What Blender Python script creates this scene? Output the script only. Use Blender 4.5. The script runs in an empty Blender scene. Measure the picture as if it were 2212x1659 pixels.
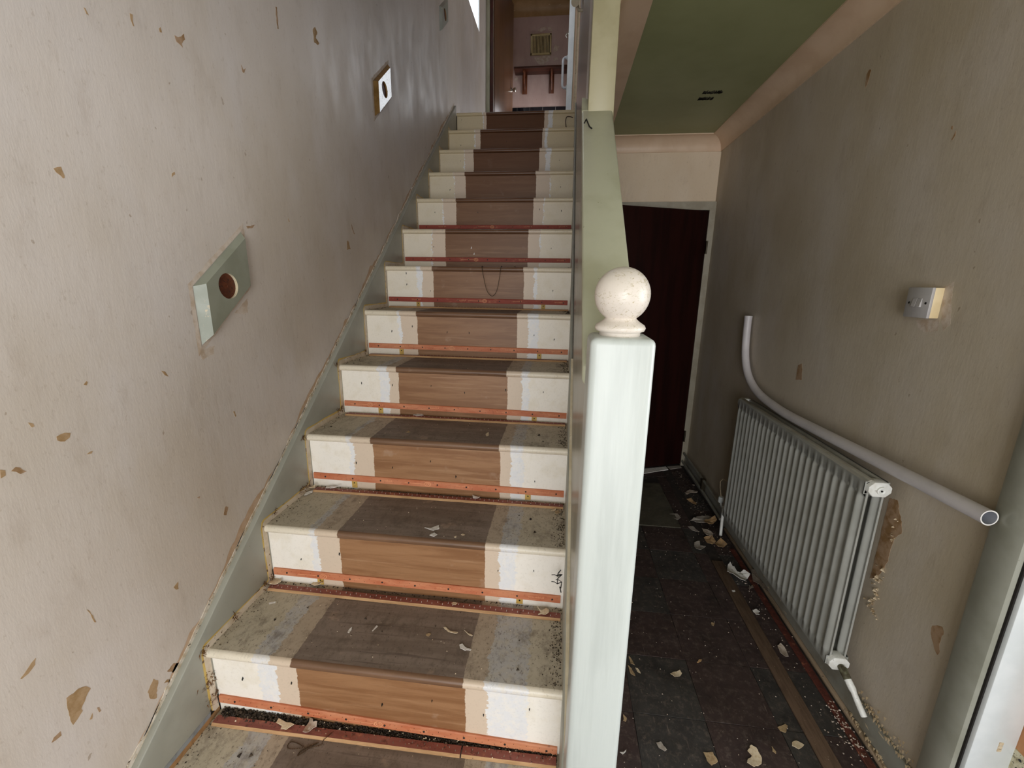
import bpy, bmesh, math, random
from mathutils import Vector, Matrix, noise as mnoise
random.seed(7)
sc = bpy.context.scene
col = sc.collection
# ------------------------------------------------------------------ camera
CAM = (-0.04318, 0.0, 1.44256)
R_ = Vector((0.993283, 0.114742, 0.014961)); U_ = Vector((-0.040953, 0.227660, 0.972879)); F_ = Vector((-0.108224, 0.966957, -0.230830))
cd = bpy.data.cameras.new('camera'); cam = bpy.data.objects.new('camera', cd); col.objects.link(cam)
cd.sensor_fit = 'HORIZONTAL'; cd.sensor_width = 36.0; cd.lens = 914.6756 / 2212 * 36.0
cd.clip_start = 0.02; cd.clip_end = 100
m = Matrix((R_, U_, -F_)).transposed().to_4x4(); m.translation = Vector(CAM)
cam.matrix_world = m
sc.camera = cam
# ------------------------------------------------------------------ world, lights, exposure
sc.view_settings.view_transform = 'Standard'; sc.view_settings.look = 'None'
sc.view_settings.gamma = 1.0; sc.view_settings.use_curve_mapping = False
sc.view_settings.exposure = EXPOSURE = 0.0
try:
    sc.cycles.use_denoising = True
    sc.cycles.max_bounces = 10; sc.cycles.diffuse_bounces = 6
    sc.cycles.sample_clamp_indirect = 6.0
except Exception: pass
w = bpy.data.worlds.new('overcast_sky'); sc.world = w; w.use_nodes = True
bg = w.node_tree.nodes['Background']; bg.inputs[0].default_value = (0.90, 0.96, 1.0, 1); bg.inputs[1].default_value = 2.5
def area(name, loc, d, sx, sy, power, colr):
    l = bpy.data.lights.new(name, 'AREA'); l.shape = 'RECTANGLE'; l.size = sx; l.size_y = sy; l.energy = power; l.color = colr
    o = bpy.data.objects.new(name, l); col.objects.link(o); o.location = loc
    o.rotation_euler = Vector(d).to_track_quat('-Z', 'Y').to_euler(); return o
area('front_door_daylight', (0.10, -2.34, 1.15), (0, 1, 0), 1.8, 2.1, 92, (0.95, 0.975, 1.0))
area('bright_room_window_daylight', (0.85, 6.97, 4.22), (0, -1, 0), 1.0, 1.35, 24, (0.90, 0.95, 1.0))
area('landing_fill_light', (2.9, 4.75, 4.25), (-1, 0, 0), 1.2, 1.1, 18, (0.92, 0.96, 1.0))  # unseen lamp added at the landing's right end as fill, no window there
area('cloakroom_fill_light', (-0.035, 6.5, 3.45), (-1, 0.0, -0.05), 0.6, 0.7, 9, (0.96, 0.96, 1.0))  # added lamp hidden behind the jamb to brighten the bathroom wall
area('right_room_daylight', (2.9, 0.5, 1.4), (-1, 0, 0), 1.8, 1.8, 75, (0.95, 0.975, 1.0))

# ------------------------------------------------------------------ helpers
DATA = {"F":[[[[-0.7916,0.8699],[-0.737,0.858],[-0.7529,0.8445],[-0.7699,0.8458],[-0.7723,0.8547],[-0.7903,0.8571]],0.227,"cream",0.006,"cream paint flake with a notched edge lying across the lowest gripper on the bottom tread"],[[[-0.7057,0.8821],[-0.6954,0.8798],[-0.6896,0.8722],[-0.6773,0.8726],[-0.6739,0.8626],[-0.6847,0.8498],[-0.6969,0.8359]],0.227,"pinkgrey",0.012,"grey triangular paper scrap tilted over the lowest gripper above the bead chain"],[[[-0.6099,0.8734],[-0.6045,0.8642],[-0.6169,0.8627]],0.222,"white",0.003,"tiny white pointed chip in the dirt behind the bead chain"],[[[-0.9343,1.0609],[-0.9275,1.0658],[-0.9157,1.0693],[-0.913,1.0637],[-0.9288,1.055]],0.436,"white",0.001,"short white sliver on the cream left side of the second tread"],[[[-0.6248,1.0017],[-0.6212,0.9922],[-0.6218,0.9796],[-0.6281,0.9815],[-0.6287,0.9955]],0.436,"white",0.002,"pointed white sliver, left of the pair on the bare brown middle of the second tread"],[[[-0.5547,1.0182],[-0.5501,1.0159],[-0.5574,0.9955],[-0.5601,0.9974]],0.436,"white",0.001,"thin white stick, right of the pair on the bare brown middle of the second tread"],[[[-0.3535,1.0341],[-0.3472,1.0364],[-0.3332,1.0269],[-0.3061,1.0206],[-0.3077,1.0162],[-0.3295,1.0217],[-0.3476,1.0292]],0.436,"cream",0.004,"long curved cream strip of paint on the second tread"],[[[-0.2903,1.0339],[-0.2811,1.0281],[-0.2612,1.0174],[-0.2638,1.016],[-0.2777,1.023]],0.436,"cream",0.002,"thin pointed cream splinter beside the edge of the brown runner area, second tread"],[[[-0.2924,0.9807],[-0.2848,0.9856],[-0.2737,0.9754],[-0.2552,0.9701],[-0.2565,0.9661],[-0.2697,0.9669],[-0.2712,0.9642],[-0.2879,0.9709]],0.436,"white",0.001,"white plaster splash near the right edge of the brown area on the second tread"],[[[-0.3989,1.0057],[-0.3914,1.0108],[-0.384,1.009],[-0.3877,0.9989],[-0.3961,1.0005]],0.436,"tan",0.002,"small tan kite-shaped chip on the brown middle of the second tread"],[[[-0.0816,1.1389],[-0.0681,1.1296],[-0.052,1.1413],[-0.0423,1.133],[-0.0431,1.1189],[-0.0533,1.1129],[-0.0651,1.1175],[-0.0753,1.11],[-0.0744,1.1163],[-0.0676,1.1203]],0.445,"cream",0.008,"petal-shaped cream flake on the right end of the second tread gripper"],[[[-0.3524,1.124],[-0.3477,1.1296],[-0.3334,1.1266],[-0.3378,1.1194],[-0.3468,1.1166]],0.445,"cream",0.006,"small curled cream flake midway along the second tread gripper"],[[[-0.8588,1.1799],[-0.8424,1.1801],[-0.8249,1.1691],[-0.8033,1.1552],[-0.7989,1.1429],[-0.8217,1.1453],[-0.8422,1.1481],[-0.843,1.1629]],0.442,"cream",0.012,"crumpled cream lump below the left metal tab of the second riser"],[[[-0.9899,1.1564],[-0.9846,1.1667],[-0.951,1.1521],[-0.9476,1.1432],[-0.9605,1.1303],[-0.9754,1.1247]],0.442,"cream",0.01,"crumpled cream peelings in the left corner of the second tread"],[[[-0.4609,1.2076],[-0.4413,1.2064],[-0.4311,1.2178],[-0.4181,1.2276],[-0.4114,1.2086],[-0.4222,1.2032],[-0.427,1.1967]],0.654,"white",0.001,"star-shaped white splash on the dark middle of the third tread"],[[[-0.432,1.1694],[-0.421,1.1841],[-0.4087,1.1763],[-0.415,1.1639]],0.654,"white",0.001,"white diamond splash by the front edge of the third tread"],[[[-0.3338,1.1869],[-0.3288,1.1922],[-0.3204,1.187],[-0.3262,1.1809]],0.654,"cream",0.001,"larger oval cream speck near the front right of the third tread runner area"],[[[-0.3527,1.172],[-0.3457,1.1765],[-0.3446,1.168],[-0.3501,1.1655]],0.654,"cream",0.001,"smaller cream speck beside the oval one at the front of the third tread"],[[[-0.3448,1.4224],[-0.3292,1.4222],[-0.3156,1.4193],[-0.3172,1.4095],[-0.3408,1.4085]],0.663,"white",0.004,"white chip lying on the gripper at the back of the third tread"],[[[-0.0508,1.3665],[-0.0445,1.3804],[-0.0333,1.3863],[-0.0321,1.3778],[-0.0398,1.3702]],0.654,"cream",0.006,"curled cream shaving in the right back corner of the third tread"],[[[-0.0363,1.3601],[-0.0242,1.3725],[-0.0142,1.3611],[-0.0175,1.3543],[-0.034,1.3541]],0.654,"tan",0.006,"tan crumb beside the curled shaving in the right back corner of the third tread"],[[[-0.978,1.3903],[-0.9734,1.4076],[-0.9629,1.4176],[-0.9602,1.4039],[-0.9711,1.3858]],0.662,"cream",0.008,"cream peeling in the left back corner of the third tread"],[[[-0.9732,1.3529],[-0.9778,1.3733],[-0.9589,1.3868],[-0.9554,1.3765],[-0.9648,1.3567]],0.654,"white",0.006,"pale ragged flake in front of the left end of the third tread gripper"],[[[-0.9128,1.3978],[-0.9176,1.4109],[-0.894,1.4228],[-0.8658,1.4212],[-0.8731,1.4146],[-0.9071,1.4069]],0.663,"white",0.006,"long pale flake lying along the left half of the third tread gripper"],[[[-0.3139,1.5293],[-0.3066,1.549],[-0.2994,1.5193],[-0.305,1.5029]],0.872,"cream",0.002,"upright cream chip on the brown middle of the fourth tread"],[[[-0.6644,1.7036],[-0.6347,1.7245],[-0.6179,1.7033],[-0.6416,1.6869]],0.879,"white",0.005,"white chip on the thin gripper at the back of the fourth tread"],[[[-0.6256,1.505],[-0.6195,1.5186],[-0.6069,1.508],[-0.6122,1.4984]],0.872,"tan",0.001,"pale smear on the left of the brown middle of the fourth tread"],[[[-0.3363,2.5148],[-0.2835,2.1969],[-0.3099,2.5063],[-0.3703,2.9554],[-0.3772,2.9032]],1.526,"cream",0.004,"cream chip on the nosing of the seventh tread beside the hanging wire"],[[[-0.5564,2.5602],[-0.5775,2.7149],[-0.5491,2.6105],[-0.5263,2.4545]],1.308,"white",0.003,"small white chip at the back of the sixth tread under the riser gripper"],[[[0.4275,1.3798],[0.4392,1.3899],[0.4676,1.3992],[0.472,1.3877],[0.4614,1.3756],[0.4395,1.3685]],0,"cream",0.003,"oval cream chip lying alone in the middle of the hall floor"],[[[0.9029,1.5739],[0.9192,1.5836],[0.9265,1.562],[0.9209,1.5226],[0.9069,1.517],[0.8961,1.5385]],0,"pinkgrey",0.004,"ragged pale and brown flake between the floor batten and the floor gripper"],[[[0.7622,1.1737],[0.7778,1.1804],[0.7972,1.1704],[0.7914,1.165],[0.7719,1.1534],[0.7565,1.1621]],0,"cream",0.003,"cream six-sided chip at the left edge of the brown floor batten, near the camera"],[[[0.4637,1.1054],[0.4759,1.1055],[0.4934,1.1077],[0.5,1.0823],[0.4774,1.0681],[0.4666,1.0809]],0,"tan",0.003,"tan flake with a squared end, left of the biggest chip on the hall floor"],[[[0.6236,1.1453],[0.6357,1.1377],[0.6413,1.1116],[0.6334,1.0934],[0.6052,1.0788],[0.5882,1.0877],[0.5968,1.1017],[0.6138,1.114],[0.6058,1.1279]],0,"cream",0.003,"biggest cream chip on the hall floor, shaped like a comma"],[[[0.6893,1.1521],[0.6957,1.1362],[0.6925,1.1293],[0.6852,1.1364]],0,"tan",0.002,"narrow tan sliver right of the comma-shaped chip"],[[[0.8838,1.7659],[0.9026,1.7746],[0.9155,1.764],[0.9022,1.7531],[0.9028,1.7393],[0.8891,1.7423]],0,"white",0.004,"white ragged flake just right of the brown floor batten"],[[[0.2812,1.4394],[0.2881,1.4333],[0.2983,1.4003],[0.2841,1.4075]],0,"tan",0.003,"upper tan splinter beside the newel post on the hall floor"],[[[0.2711,1.3968],[0.2845,1.3852],[0.2923,1.3516],[0.2773,1.3625]],0,"tan",0.003,"lower tan splinter beside the newel post on the hall floor"],[[[0.2988,1.3915],[0.3078,1.3891],[0.3155,1.3683],[0.3035,1.3745]],0,"cream",0.002,"pale teardrop chip right of the two tan splinters"],[[[0.545,1.4482],[0.5565,1.4612],[0.5681,1.4641],[0.5616,1.4526],[0.548,1.4454]],0,"orange",0.003,"small orange-brown chip on a tile joint of the hall floor"],[[[0.1987,1.0719],[0.2096,1.0718],[0.2202,1.0806],[0.2177,1.0743],[0.2072,1.0656]],0,"white",0.008,"small white folded flake at the foot of the newel post"],[[[0.3206,1.1162],[0.3358,1.1212],[0.3495,1.0985],[0.342,1.093],[0.3253,1.1015]],0,"grey",0.001,"dull grey oval scab on the hall tiles near the newel post"],[[[0.7386,1.2191],[0.7691,1.2331],[0.775,1.2288],[0.7564,1.2033],[0.7413,1.2079]],0,"tan",0.001,"tan four-sided scab touching the brown floor batten"],[[[0.6721,1.6696],[0.6834,1.6654],[0.6753,1.6474],[0.6676,1.652]],0,"tan",0.002,"tiny tan chip on a charcoal tile in the middle of the hall"],[[[0.2266,1.1967],[0.2369,1.1858],[0.2317,1.1731],[0.2237,1.1755]],0,"tan",0.002,"small tan chip half hidden by the lower newel post"],[[[0.7057,2.581],[0.7615,2.594],[0.7708,2.5494],[0.7442,2.5159],[0.7051,2.5452]],0,"grey",0.003,"grey flake lying across the edge of the olive floor sheet"],[[[0.8196,2.5118],[0.8772,2.5694],[0.9452,2.5892],[0.9725,2.5778],[0.9446,2.5391],[0.8948,2.4934],[0.8521,2.5018]],0,"grey",0.015,"large grey leaf-shaped flake leaning by the far end of the radiator"],[[[0.8906,2.4922],[0.9116,2.5194],[0.9749,2.543],[0.9778,2.5141],[0.9358,2.4701],[0.8876,2.4587]],0.012,"orange",0.014,"tan curled flake on top of the large grey one by the radiator"],[[[0.7859,2.4452],[0.8183,2.4544],[0.8411,2.3982],[0.8346,2.3929],[0.8009,2.4106]],0,"grey",0.004,"slim grey flake below the large grey one"],[[[0.8628,2.4311],[0.9008,2.4047],[0.9129,2.3754],[0.8965,2.3472],[0.8582,2.3462]],0.004,"pinkgrey",0.014,"whitish triangular flake with folded tip by the radiator pipe"],[[[0.8453,2.3335],[0.9006,2.3582],[0.9037,2.3039],[0.872,2.2709],[0.8471,2.2797]],0,"orange",0.012,"tan flake folded under the whitish triangular one"],[[[0.8907,2.2857],[0.9365,2.325],[0.9587,2.2829],[0.9229,2.2461],[0.891,2.2456]],0,"orange",0.012,"tan cupped flake at the far end of the floor gripper"],[[[0.7771,2.2782],[0.8074,2.2865],[0.802,2.2532],[0.8293,2.245],[0.8063,2.2222],[0.7859,2.2],[0.766,2.2089],[0.7625,2.2358]],0,"grey",0.008,"grey star-shaped flake left of the tan cupped one"],[[[0.8878,2.8977],[0.9369,2.9495],[0.99,2.9315],[0.9781,2.9107],[0.9299,2.9038],[0.8969,2.8679]],0,"pinkgrey",0.01,"forked pale flake near the understairs door"],[[[0.8734,2.7923],[0.9089,2.8092],[0.9261,2.7535],[0.9157,2.7181],[0.8974,2.7494]],0,"orange",0.008,"peach curled flake in front of the forked pale one"],[[[0.88,2.0622],[0.895,2.0745],[0.9052,2.0453],[0.9094,2.0129],[0.9396,2.017],[0.9617,1.991],[0.9354,1.9655],[0.9167,1.9384],[0.8757,1.9451],[0.8553,1.9767],[0.8556,2.0056]],0.012,"white",0.022,"bright white crumpled plaster lump beside the floor batten"],[[[0.9927,2.0545],[1.0146,2.0575],[1.0274,2.0199],[1.0197,1.9204],[0.9978,1.8884],[0.992,1.9465],[0.9693,1.9679]],0.004,"lint",0.012,"beige furry lint slab against the skirting below the radiator"],[[[0.9275,1.9181],[0.9731,1.9574],[0.9857,1.9499],[0.9265,1.9062]],0.003,"lint",0.004,"narrow beige lint finger pointing out from the furry slab"],[[[0.8381,1.8885],[0.8536,1.8935],[0.8527,1.8829],[0.8383,1.8787]],0.003,"white",0.002,"tiny white chip on the brown floor batten"],[[[0.9809,3.0423],[0.9966,3.0446],[0.9988,3.0313],[0.9815,3.0234]],0,"pinkgrey",0.003,"narrow pale flake by the skirting, nearest the understairs door"]],"lw":[[[1.0946,2.0179],[1.1048,2.0183],[1.1248,2.0358],[1.1254,2.0235],[1.1133,2.0083],[1.1153,2.0014],[1.0984,2.0059]],[[0.7653,1.6407],[0.7787,1.647],[0.7809,1.6276],[0.7782,1.6262]],[[1.0251,1.6922],[1.0336,1.6985],[1.0346,1.6927],[1.0235,1.6836]],[[1.2611,1.5996],[1.301,1.6098],[1.2893,1.5989],[1.2663,1.5939]],[[1.7406,2.3527],[1.7576,2.3683],[1.7707,2.3582],[1.7566,2.3323],[1.7807,2.327],[1.7687,2.315],[1.7435,2.3117]],[[0.9819,2.004],[0.9885,2.0048],[0.9874,1.9822],[0.985,1.9815],[0.9813,1.9928]],[[1.52,2.3057],[1.5276,2.3078],[1.5258,2.2463],[1.5188,2.244]],[[1.0526,2.0106],[1.0573,2.0159],[1.0592,2.0059],[1.0531,2.0035]],[[0.8811,1.9608],[0.8838,1.961],[0.8886,1.9511],[0.8846,1.9515]],[[1.3223,2.0555],[1.3294,2.0453],[1.3398,2.0536],[1.3307,2.0365],[1.325,2.0378]],[[0.669,1.1405],[0.6834,1.1435],[0.6929,1.1395],[0.6899,1.1313],[0.6799,1.1264],[0.6688,1.1331]],[[0.6321,1.1817],[0.639,1.1774],[0.64,1.1714],[0.6354,1.1709]],[[0.5917,1.1041],[0.5989,1.1087],[0.6045,1.1053],[0.612,1.0941],[0.6031,1.093],[0.5981,1.0997]],[[0.5782,1.113],[0.5844,1.1088],[0.5831,1.0996],[0.576,1.0974]],[[0.7123,1.0861],[0.718,1.0893],[0.7241,1.0884],[0.7212,1.084]],[[1.0198,0.7669],[1.0312,0.7891],[1.0395,0.782],[1.0288,0.7607]],[[0.7347,1.2287],[0.7415,1.2348],[0.743,1.2314],[0.7397,1.226]],[[1.1089,1.0572],[1.1148,1.0577],[1.1187,1.0403],[1.1146,1.0403]],[[0.944,0.8642],[0.9533,0.8627],[0.9499,0.8575]],[[0.9066,1.223],[0.9157,1.2193],[0.923,1.2049],[0.9193,1.2068]],[[1.0273,1.2571],[1.0775,1.2599],[1.0709,1.2381],[1.0292,1.2287]],[[1.1672,1.3455],[1.2289,1.3862],[1.221,1.342],[1.1898,1.3397]],[[0.5799,0.6134],[0.6002,0.6126],[0.6141,0.6044],[0.621,0.5907],[0.6094,0.5806],[0.5977,0.5652],[0.599,0.5577],[0.5877,0.5502],[0.5786,0.5462],[0.5773,0.5671],[0.5776,0.5954]],[[0.5264,0.7209],[0.5408,0.7307],[0.5541,0.739],[0.5505,0.7272],[0.5385,0.7195],[0.5281,0.7184]],[[0.5411,0.5493],[0.5462,0.5557],[0.5579,0.5566],[0.5577,0.5463],[0.547,0.5471]],[[0.8351,0.6692],[0.8492,0.6745],[0.8467,0.654],[0.8395,0.658]],[[0.6477,0.7652],[0.6503,0.761],[0.6585,0.7238],[0.6558,0.7255]],[[0.7771,0.4664],[0.7972,0.4707],[0.8104,0.4591],[0.8041,0.4491],[0.7905,0.4471]],[[0.6057,0.5256],[0.6133,0.5342],[0.6102,0.5219]],[[0.7643,0.4432],[0.773,0.4451],[0.78,0.4373],[0.7767,0.4315]],[[0.6228,0.5367],[0.6268,0.5339],[0.6284,0.5217],[0.6245,0.5224]],[[0.7239,0.4617],[0.7431,0.4806],[0.7523,0.4659],[0.7402,0.4244],[0.727,0.4377]],[[1.8888,1.6181],[1.9014,1.6153],[1.9142,1.5837],[1.8826,1.5776]],[[1.9363,1.7003],[1.9617,1.6583],[1.9704,1.6551],[1.9564,1.6536],[1.9417,1.6765]],[[1.4727,1.6543],[1.4814,1.6429],[1.4768,1.6407]]],"rw":[[[1.9021,2.2046],[1.8923,2.2169],[1.8796,2.2115],[1.8865,2.1677],[1.8958,2.1575],[1.9003,2.1789]],[[1.4534,1.8551],[1.4483,1.8656],[1.4443,1.8752],[1.4432,1.864],[1.4489,1.8537]],[[1.4642,1.8925],[1.4588,1.8929],[1.4572,1.8826],[1.463,1.8855]],[[2.0178,1.0355],[2.0162,1.103],[1.9876,1.1166],[1.9684,1.0465]],[[1.1322,0.5238],[1.1196,0.5371],[1.1058,0.5449],[1.0984,0.5356],[1.1007,0.4939],[1.0935,0.4745],[1.0975,0.4604],[1.1124,0.4723],[1.1308,0.5016]],[[1.3719,0.7887],[1.3415,0.7992],[1.3247,0.771],[1.3067,0.7384],[1.2981,0.709],[1.3196,0.6775],[1.3225,0.6396],[1.3202,0.5957],[1.3423,0.5199],[1.3727,0.4903],[1.3717,0.606]],[[1.3633,1.4506],[1.3331,1.4654],[1.3261,1.4116],[1.3121,1.3529],[1.3289,1.3311],[1.3433,1.3604]],[[1.4304,1.3534],[1.3491,1.3599],[1.3463,1.3292],[1.3873,1.3195],[1.4176,1.3326]]],"T":{"1":[[-0.899,0.338],[-0.75,0.345],[-0.488,0.309],[-0.346,0.344],[-0.205,0.318],[-0.083,0.356]],"2":[[-0.877,0.53],[-0.739,0.563],[-0.209,0.553],[-0.095,0.564]],"3":[[-0.802,0.762],[-0.508,0.787],[-0.411,0.731],[-0.114,0.733],[-0.658,0.752]],"4":[[-0.896,1.009],[-0.756,1.006],[-0.584,1.01],[-0.438,0.986],[-0.261,1.005],[-0.103,1.003]],"5":[[-0.86,1.207],[-0.756,1.233],[-0.476,1.209],[-0.584,1.209],[-0.165,1.206],[-0.07,1.189]],"6":[[-0.876,1.429],[-0.745,1.397],[-0.09,1.408],[-0.877,1.487]],"7":[[-0.804,1.646],[-0.114,1.641]],"8":[[-0.873,1.879],[-0.594,1.878],[-0.203,1.894],[-0.067,1.885]],"9":[[-0.843,2.068],[-0.081,2.079]],"10":[[-0.831,2.321],[-0.101,2.315]],"11":[[-0.89,2.507],[-0.522,2.528]],"12":[[-0.947,2.783]]}}
def lin(h):
    h = h.lstrip('#'); v = [int(h[i:i+2], 16) / 255 for i in (0, 2, 4)]
    return tuple((c / 12.92 if c <= 0.04045 else ((c + 0.055) / 1.055) ** 2.4) for c in v) + (1.0,)
class NT:
    def __init__(s, name):
        s.m = bpy.data.materials.new(name); s.m.use_nodes = True; s.t = s.m.node_tree; s.n = s.t.nodes; s.l = s.t.links
        s.b = s.n['Principled BSDF']; s.pos = s.n.new('ShaderNodeNewGeometry').outputs['Position']
    def lk(s, a, b):
        if hasattr(a, 'is_linked') or isinstance(a, bpy.types.NodeSocket): s.l.new(a, b)
        else: b.default_value = a
    def math(s, op, a, b=0.0, clamp=False):
        n = s.n.new('ShaderNodeMath'); n.operation = op; n.use_clamp = clamp; s.lk(a, n.inputs[0]); s.lk(b, n.inputs[1]); return n.outputs[0]
    def mapv(s, scale=(1, 1, 1), loc=(0, 0, 0), rot=(0, 0, 0), src=None):
        n = s.n.new('ShaderNodeMapping'); s.l.new(src or s.pos, n.inputs[0]); n.inputs['Scale'].default_value = scale
        n.inputs['Location'].default_value = loc; n.inputs['Rotation'].default_value = rot; return n.outputs[0]
    def noise(s, scale=5, detail=4, rough=0.55, stretch=(1, 1, 1), loc=(0, 0, 0), rot=(0, 0, 0), dist=0.0):
        n = s.n.new('ShaderNodeTexNoise'); s.l.new(s.mapv(stretch, loc, rot), n.inputs['Vector'])
        n.inputs['Scale'].default_value = scale; n.inputs['Detail'].default_value = detail; n.inputs['Roughness'].default_value = rough; n.inputs['Distortion'].default_value = dist
        return n.outputs['Fac']
    def ramp(s, f, lo, hi, a=0.0, b=1.0):
        n = s.n.new('ShaderNodeMapRange'); n.interpolation_type = 'SMOOTHSTEP'; s.lk(f, n.inputs[0])
        s.lk(lo, n.inputs[1]); s.lk(hi, n.inputs[2]); n.inputs[3].default_value = a; n.inputs[4].default_value = b; return n.outputs[0]
    def mix(s, f, a, b, mode='MIX'):
        n = s.n.new('ShaderNodeMix'); n.data_type = 'RGBA'; n.blend_type = mode; n.clamp_factor = True
        s.lk(f, n.inputs[0]); s.lk(a, n.inputs[6]); s.lk(b, n.inputs[7]); return n.outputs[2]
    def attr(s, name):
        n = s.n.new('ShaderNodeAttribute'); n.attribute_type = 'OBJECT'; n.attribute_name = name; return n.outputs['Fac']
    def out(s, colr=None, rough=0.5, bump=None, bstr=0.2, bdist=0.002, spec=0.5, metal=0.0, coat=0.0):
        if colr is not None: s.lk(colr, s.b.inputs['Base Color'])
        s.lk(rough, s.b.inputs['Roughness']); s.b.inputs['Specular IOR Level'].default_value = spec; s.b.inputs['Metallic'].default_value = metal
        s.b.inputs['Coat Weight'].default_value = coat; s.b.inputs['Coat Roughness'].default_value = 0.08
        if bump is not None:
            n = s.n.new('ShaderNodeBump'); s.l.new(bump, n.inputs['Height']); n.inputs['Strength'].default_value = bstr; n.inputs['Distance'].default_value = bdist
            s.l.new(n.outputs[0], s.b.inputs['Normal'])
        return s.m
def paint(name, c1, c2=None, rough=0.45, scale=9, lo=0.4, hi=0.65, stretch=(1, 1, 1), bump=0.1, bscale=60, dirt=None, dlo=0.66, dscale=90, spec=0.5, coat=0.0, dstretch=(1, 1, 1), dhi=0.05):
    t = NT(name); c = lin(c1)
    if c2: c = t.mix(t.ramp(t.noise(scale, 4, 0.6, stretch), lo, hi), lin(c1), lin(c2))
    if dirt: c = t.mix(t.ramp(t.noise(dscale, 3, 0.6, dstretch, (3, 1, 2)), dlo, dlo + dhi), c, lin(dirt))
    return t.out(c, rough, t.noise(bscale, 3, 0.6, stretch) if bump else None, bump, 0.002, spec, 0, coat)

class MB:
    def __init__(s): s.v = []; s.f = []; s.mi = []
    def add(s, vs, fs, mi=0):
        o = len(s.v); s.v += [tuple(p) for p in vs]; s.f += [tuple(i + o for i in f) for f in fs]; s.mi += [mi] * len(fs); return s
    def box(s, x0, x1, y0, y1, z0, z1, mi=0):
        return s.add([(x0,y0,z0),(x1,y0,z0),(x1,y1,z0),(x0,y1,z0),(x0,y0,z1),(x1,y0,z1),(x1,y1,z1),(x0,y1,z1)],
                     [(0,3,2,1),(4,5,6,7),(0,1,5,4),(1,2,6,5),(2,3,7,6),(3,0,4,7)], mi)
    def prism(s, poly, axis, a, b, mi=0):
        n = len(poly)
        def P(u, v, w): return {0: (w, u, v), 1: (u, w, v), 2: (u, v, w)}[axis]
        vs = [P(u, v, a) for u, v in poly] + [P(u, v, b) for u, v in poly]
        return s.add(vs, [tuple(range(n - 1, -1, -1)), tuple(range(n, 2 * n))] + [(i, (i + 1) % n, n + (i + 1) % n, n + i) for i in range(n)], mi)
    def tube(s, path, r, n=12, cap=True, mi=0, inner=None):
        path = [Vector(p) for p in path]; rings = []; prev = None
        for i, p in enumerate(path):
            d = (path[min(i + 1, len(path) - 1)] - path[max(i - 1, 0)]).normalized()
            if prev is None: a = d.orthogonal().normalized()
            else: a = (prev - d * prev.dot(d)).normalized()
            prev = a; b = d.cross(a); rr = r[i] if isinstance(r, (list, tuple)) else r
            rings.append([(p + (a * math.cos(t) + b * math.sin(t)) * rr) for t in [2 * math.pi * k / n for k in range(n)]])
        vs = [q for rg in rings for q in rg]; fs = []
        for i in range(len(rings) - 1):
            for k in range(n): fs.append((i * n + k, i * n + (k + 1) % n, (i + 1) * n + (k + 1) % n, (i + 1) * n + k))
        if cap: fs += [tuple(range(n - 1, -1, -1)), tuple(range((len(rings) - 1) * n, len(rings) * n))]
        return s.add(vs, fs, mi)
    def lathe(s, prof, c, n=32, axis=2, mi=0):
        vs = []; fs = []
        for r, h in prof:
            for k in range(n):
                t = 2 * math.pi * k / n; a, b = r * math.cos(t), r * math.sin(t)
                vs.append({2: (c[0]+a, c[1]+b, c[2]+h), 0: (c[0]+h, c[1]+a, c[2]+b), 1: (c[0]+a, c[1]+h, c[2]+b)}[axis])
        for i in range(len(prof) - 1):
            for k in range(n): fs.append((i*n+k, i*n+(k+1)%n, (i+1)*n+(k+1)%n, (i+1)*n+k))
        fs += [tuple(range(n)), tuple(range((len(prof)-1)*n, len(prof)*n))]
        return s.add(vs, fs, mi)
    def build(s, name, mat, parent=None, bevel=0, segs=2, smooth=True, angle=40):
        me = bpy.data.meshes.new(name); me.from_pydata(s.v, [], s.f)
        for mm in (mat if isinstance(mat, (list, tuple)) else [mat]): me.materials.append(mm)
        for p, i in zip(me.polygons, s.mi): p.material_index = i
        b = bmesh.new(); b.from_mesh(me); bmesh.ops.remove_doubles(b, verts=b.verts, dist=1e-6)
        bmesh.ops.recalc_face_normals(b, faces=b.faces)
        if bevel:
            es = [e for e in b.edges if len(e.link_faces) == 2 and e.calc_face_angle(0) > math.radians(35)]
            bmesh.ops.bevel(b, geom=es, offset=bevel, segments=segs, affect='EDGES', profile=0.5, clamp_overlap=True)
        b.to_mesh(me); b.free()
        if smooth:
            me.polygons.foreach_set('use_smooth', [True] * len(me.polygons)); me.set_sharp_from_angle(angle=math.radians(angle))
        o = bpy.data.objects.new(name, me); col.objects.link(o)
        if parent is not None: o.parent = parent
        return o
def thing(name, label, cat, loc=(0, 0, 0), group=None):
    o = bpy.data.objects.new(name, None); col.objects.link(o); o.empty_display_size = 0.05
    o['label'] = label; o['category'] = cat
    if group: o['group'] = group
    return o
def tag(o, label, cat, group=None):
    o['label'] = label; o['category'] = cat
    if group: o['group'] = group
    return o
def struct(o): o['kind'] = 'structure'; return o
def lab(o, l): o['label'] = l; return o
def dup(o, parent, off):
    c = o.copy(); col.objects.link(c); c.parent = parent; c.location = (o.location[0]+off[0], o.location[1]+off[1], o.location[2]+off[2]); return c

# stair numbers
G, Y0, RISE, XL = 0.27631, 0.59149, 0.218, -0.985
yn = lambda i: Y0 + G * i
tz = lambda i: RISE * (i + 1)
yr = lambda i: yn(i) + 0.018
pitch = lambda y: RISE * (1 + (y - Y0) / G)
ZC, XW, XLW, YB = 2.46, 1.03, -1.005, 3.42
LZ = tz(12)

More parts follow.
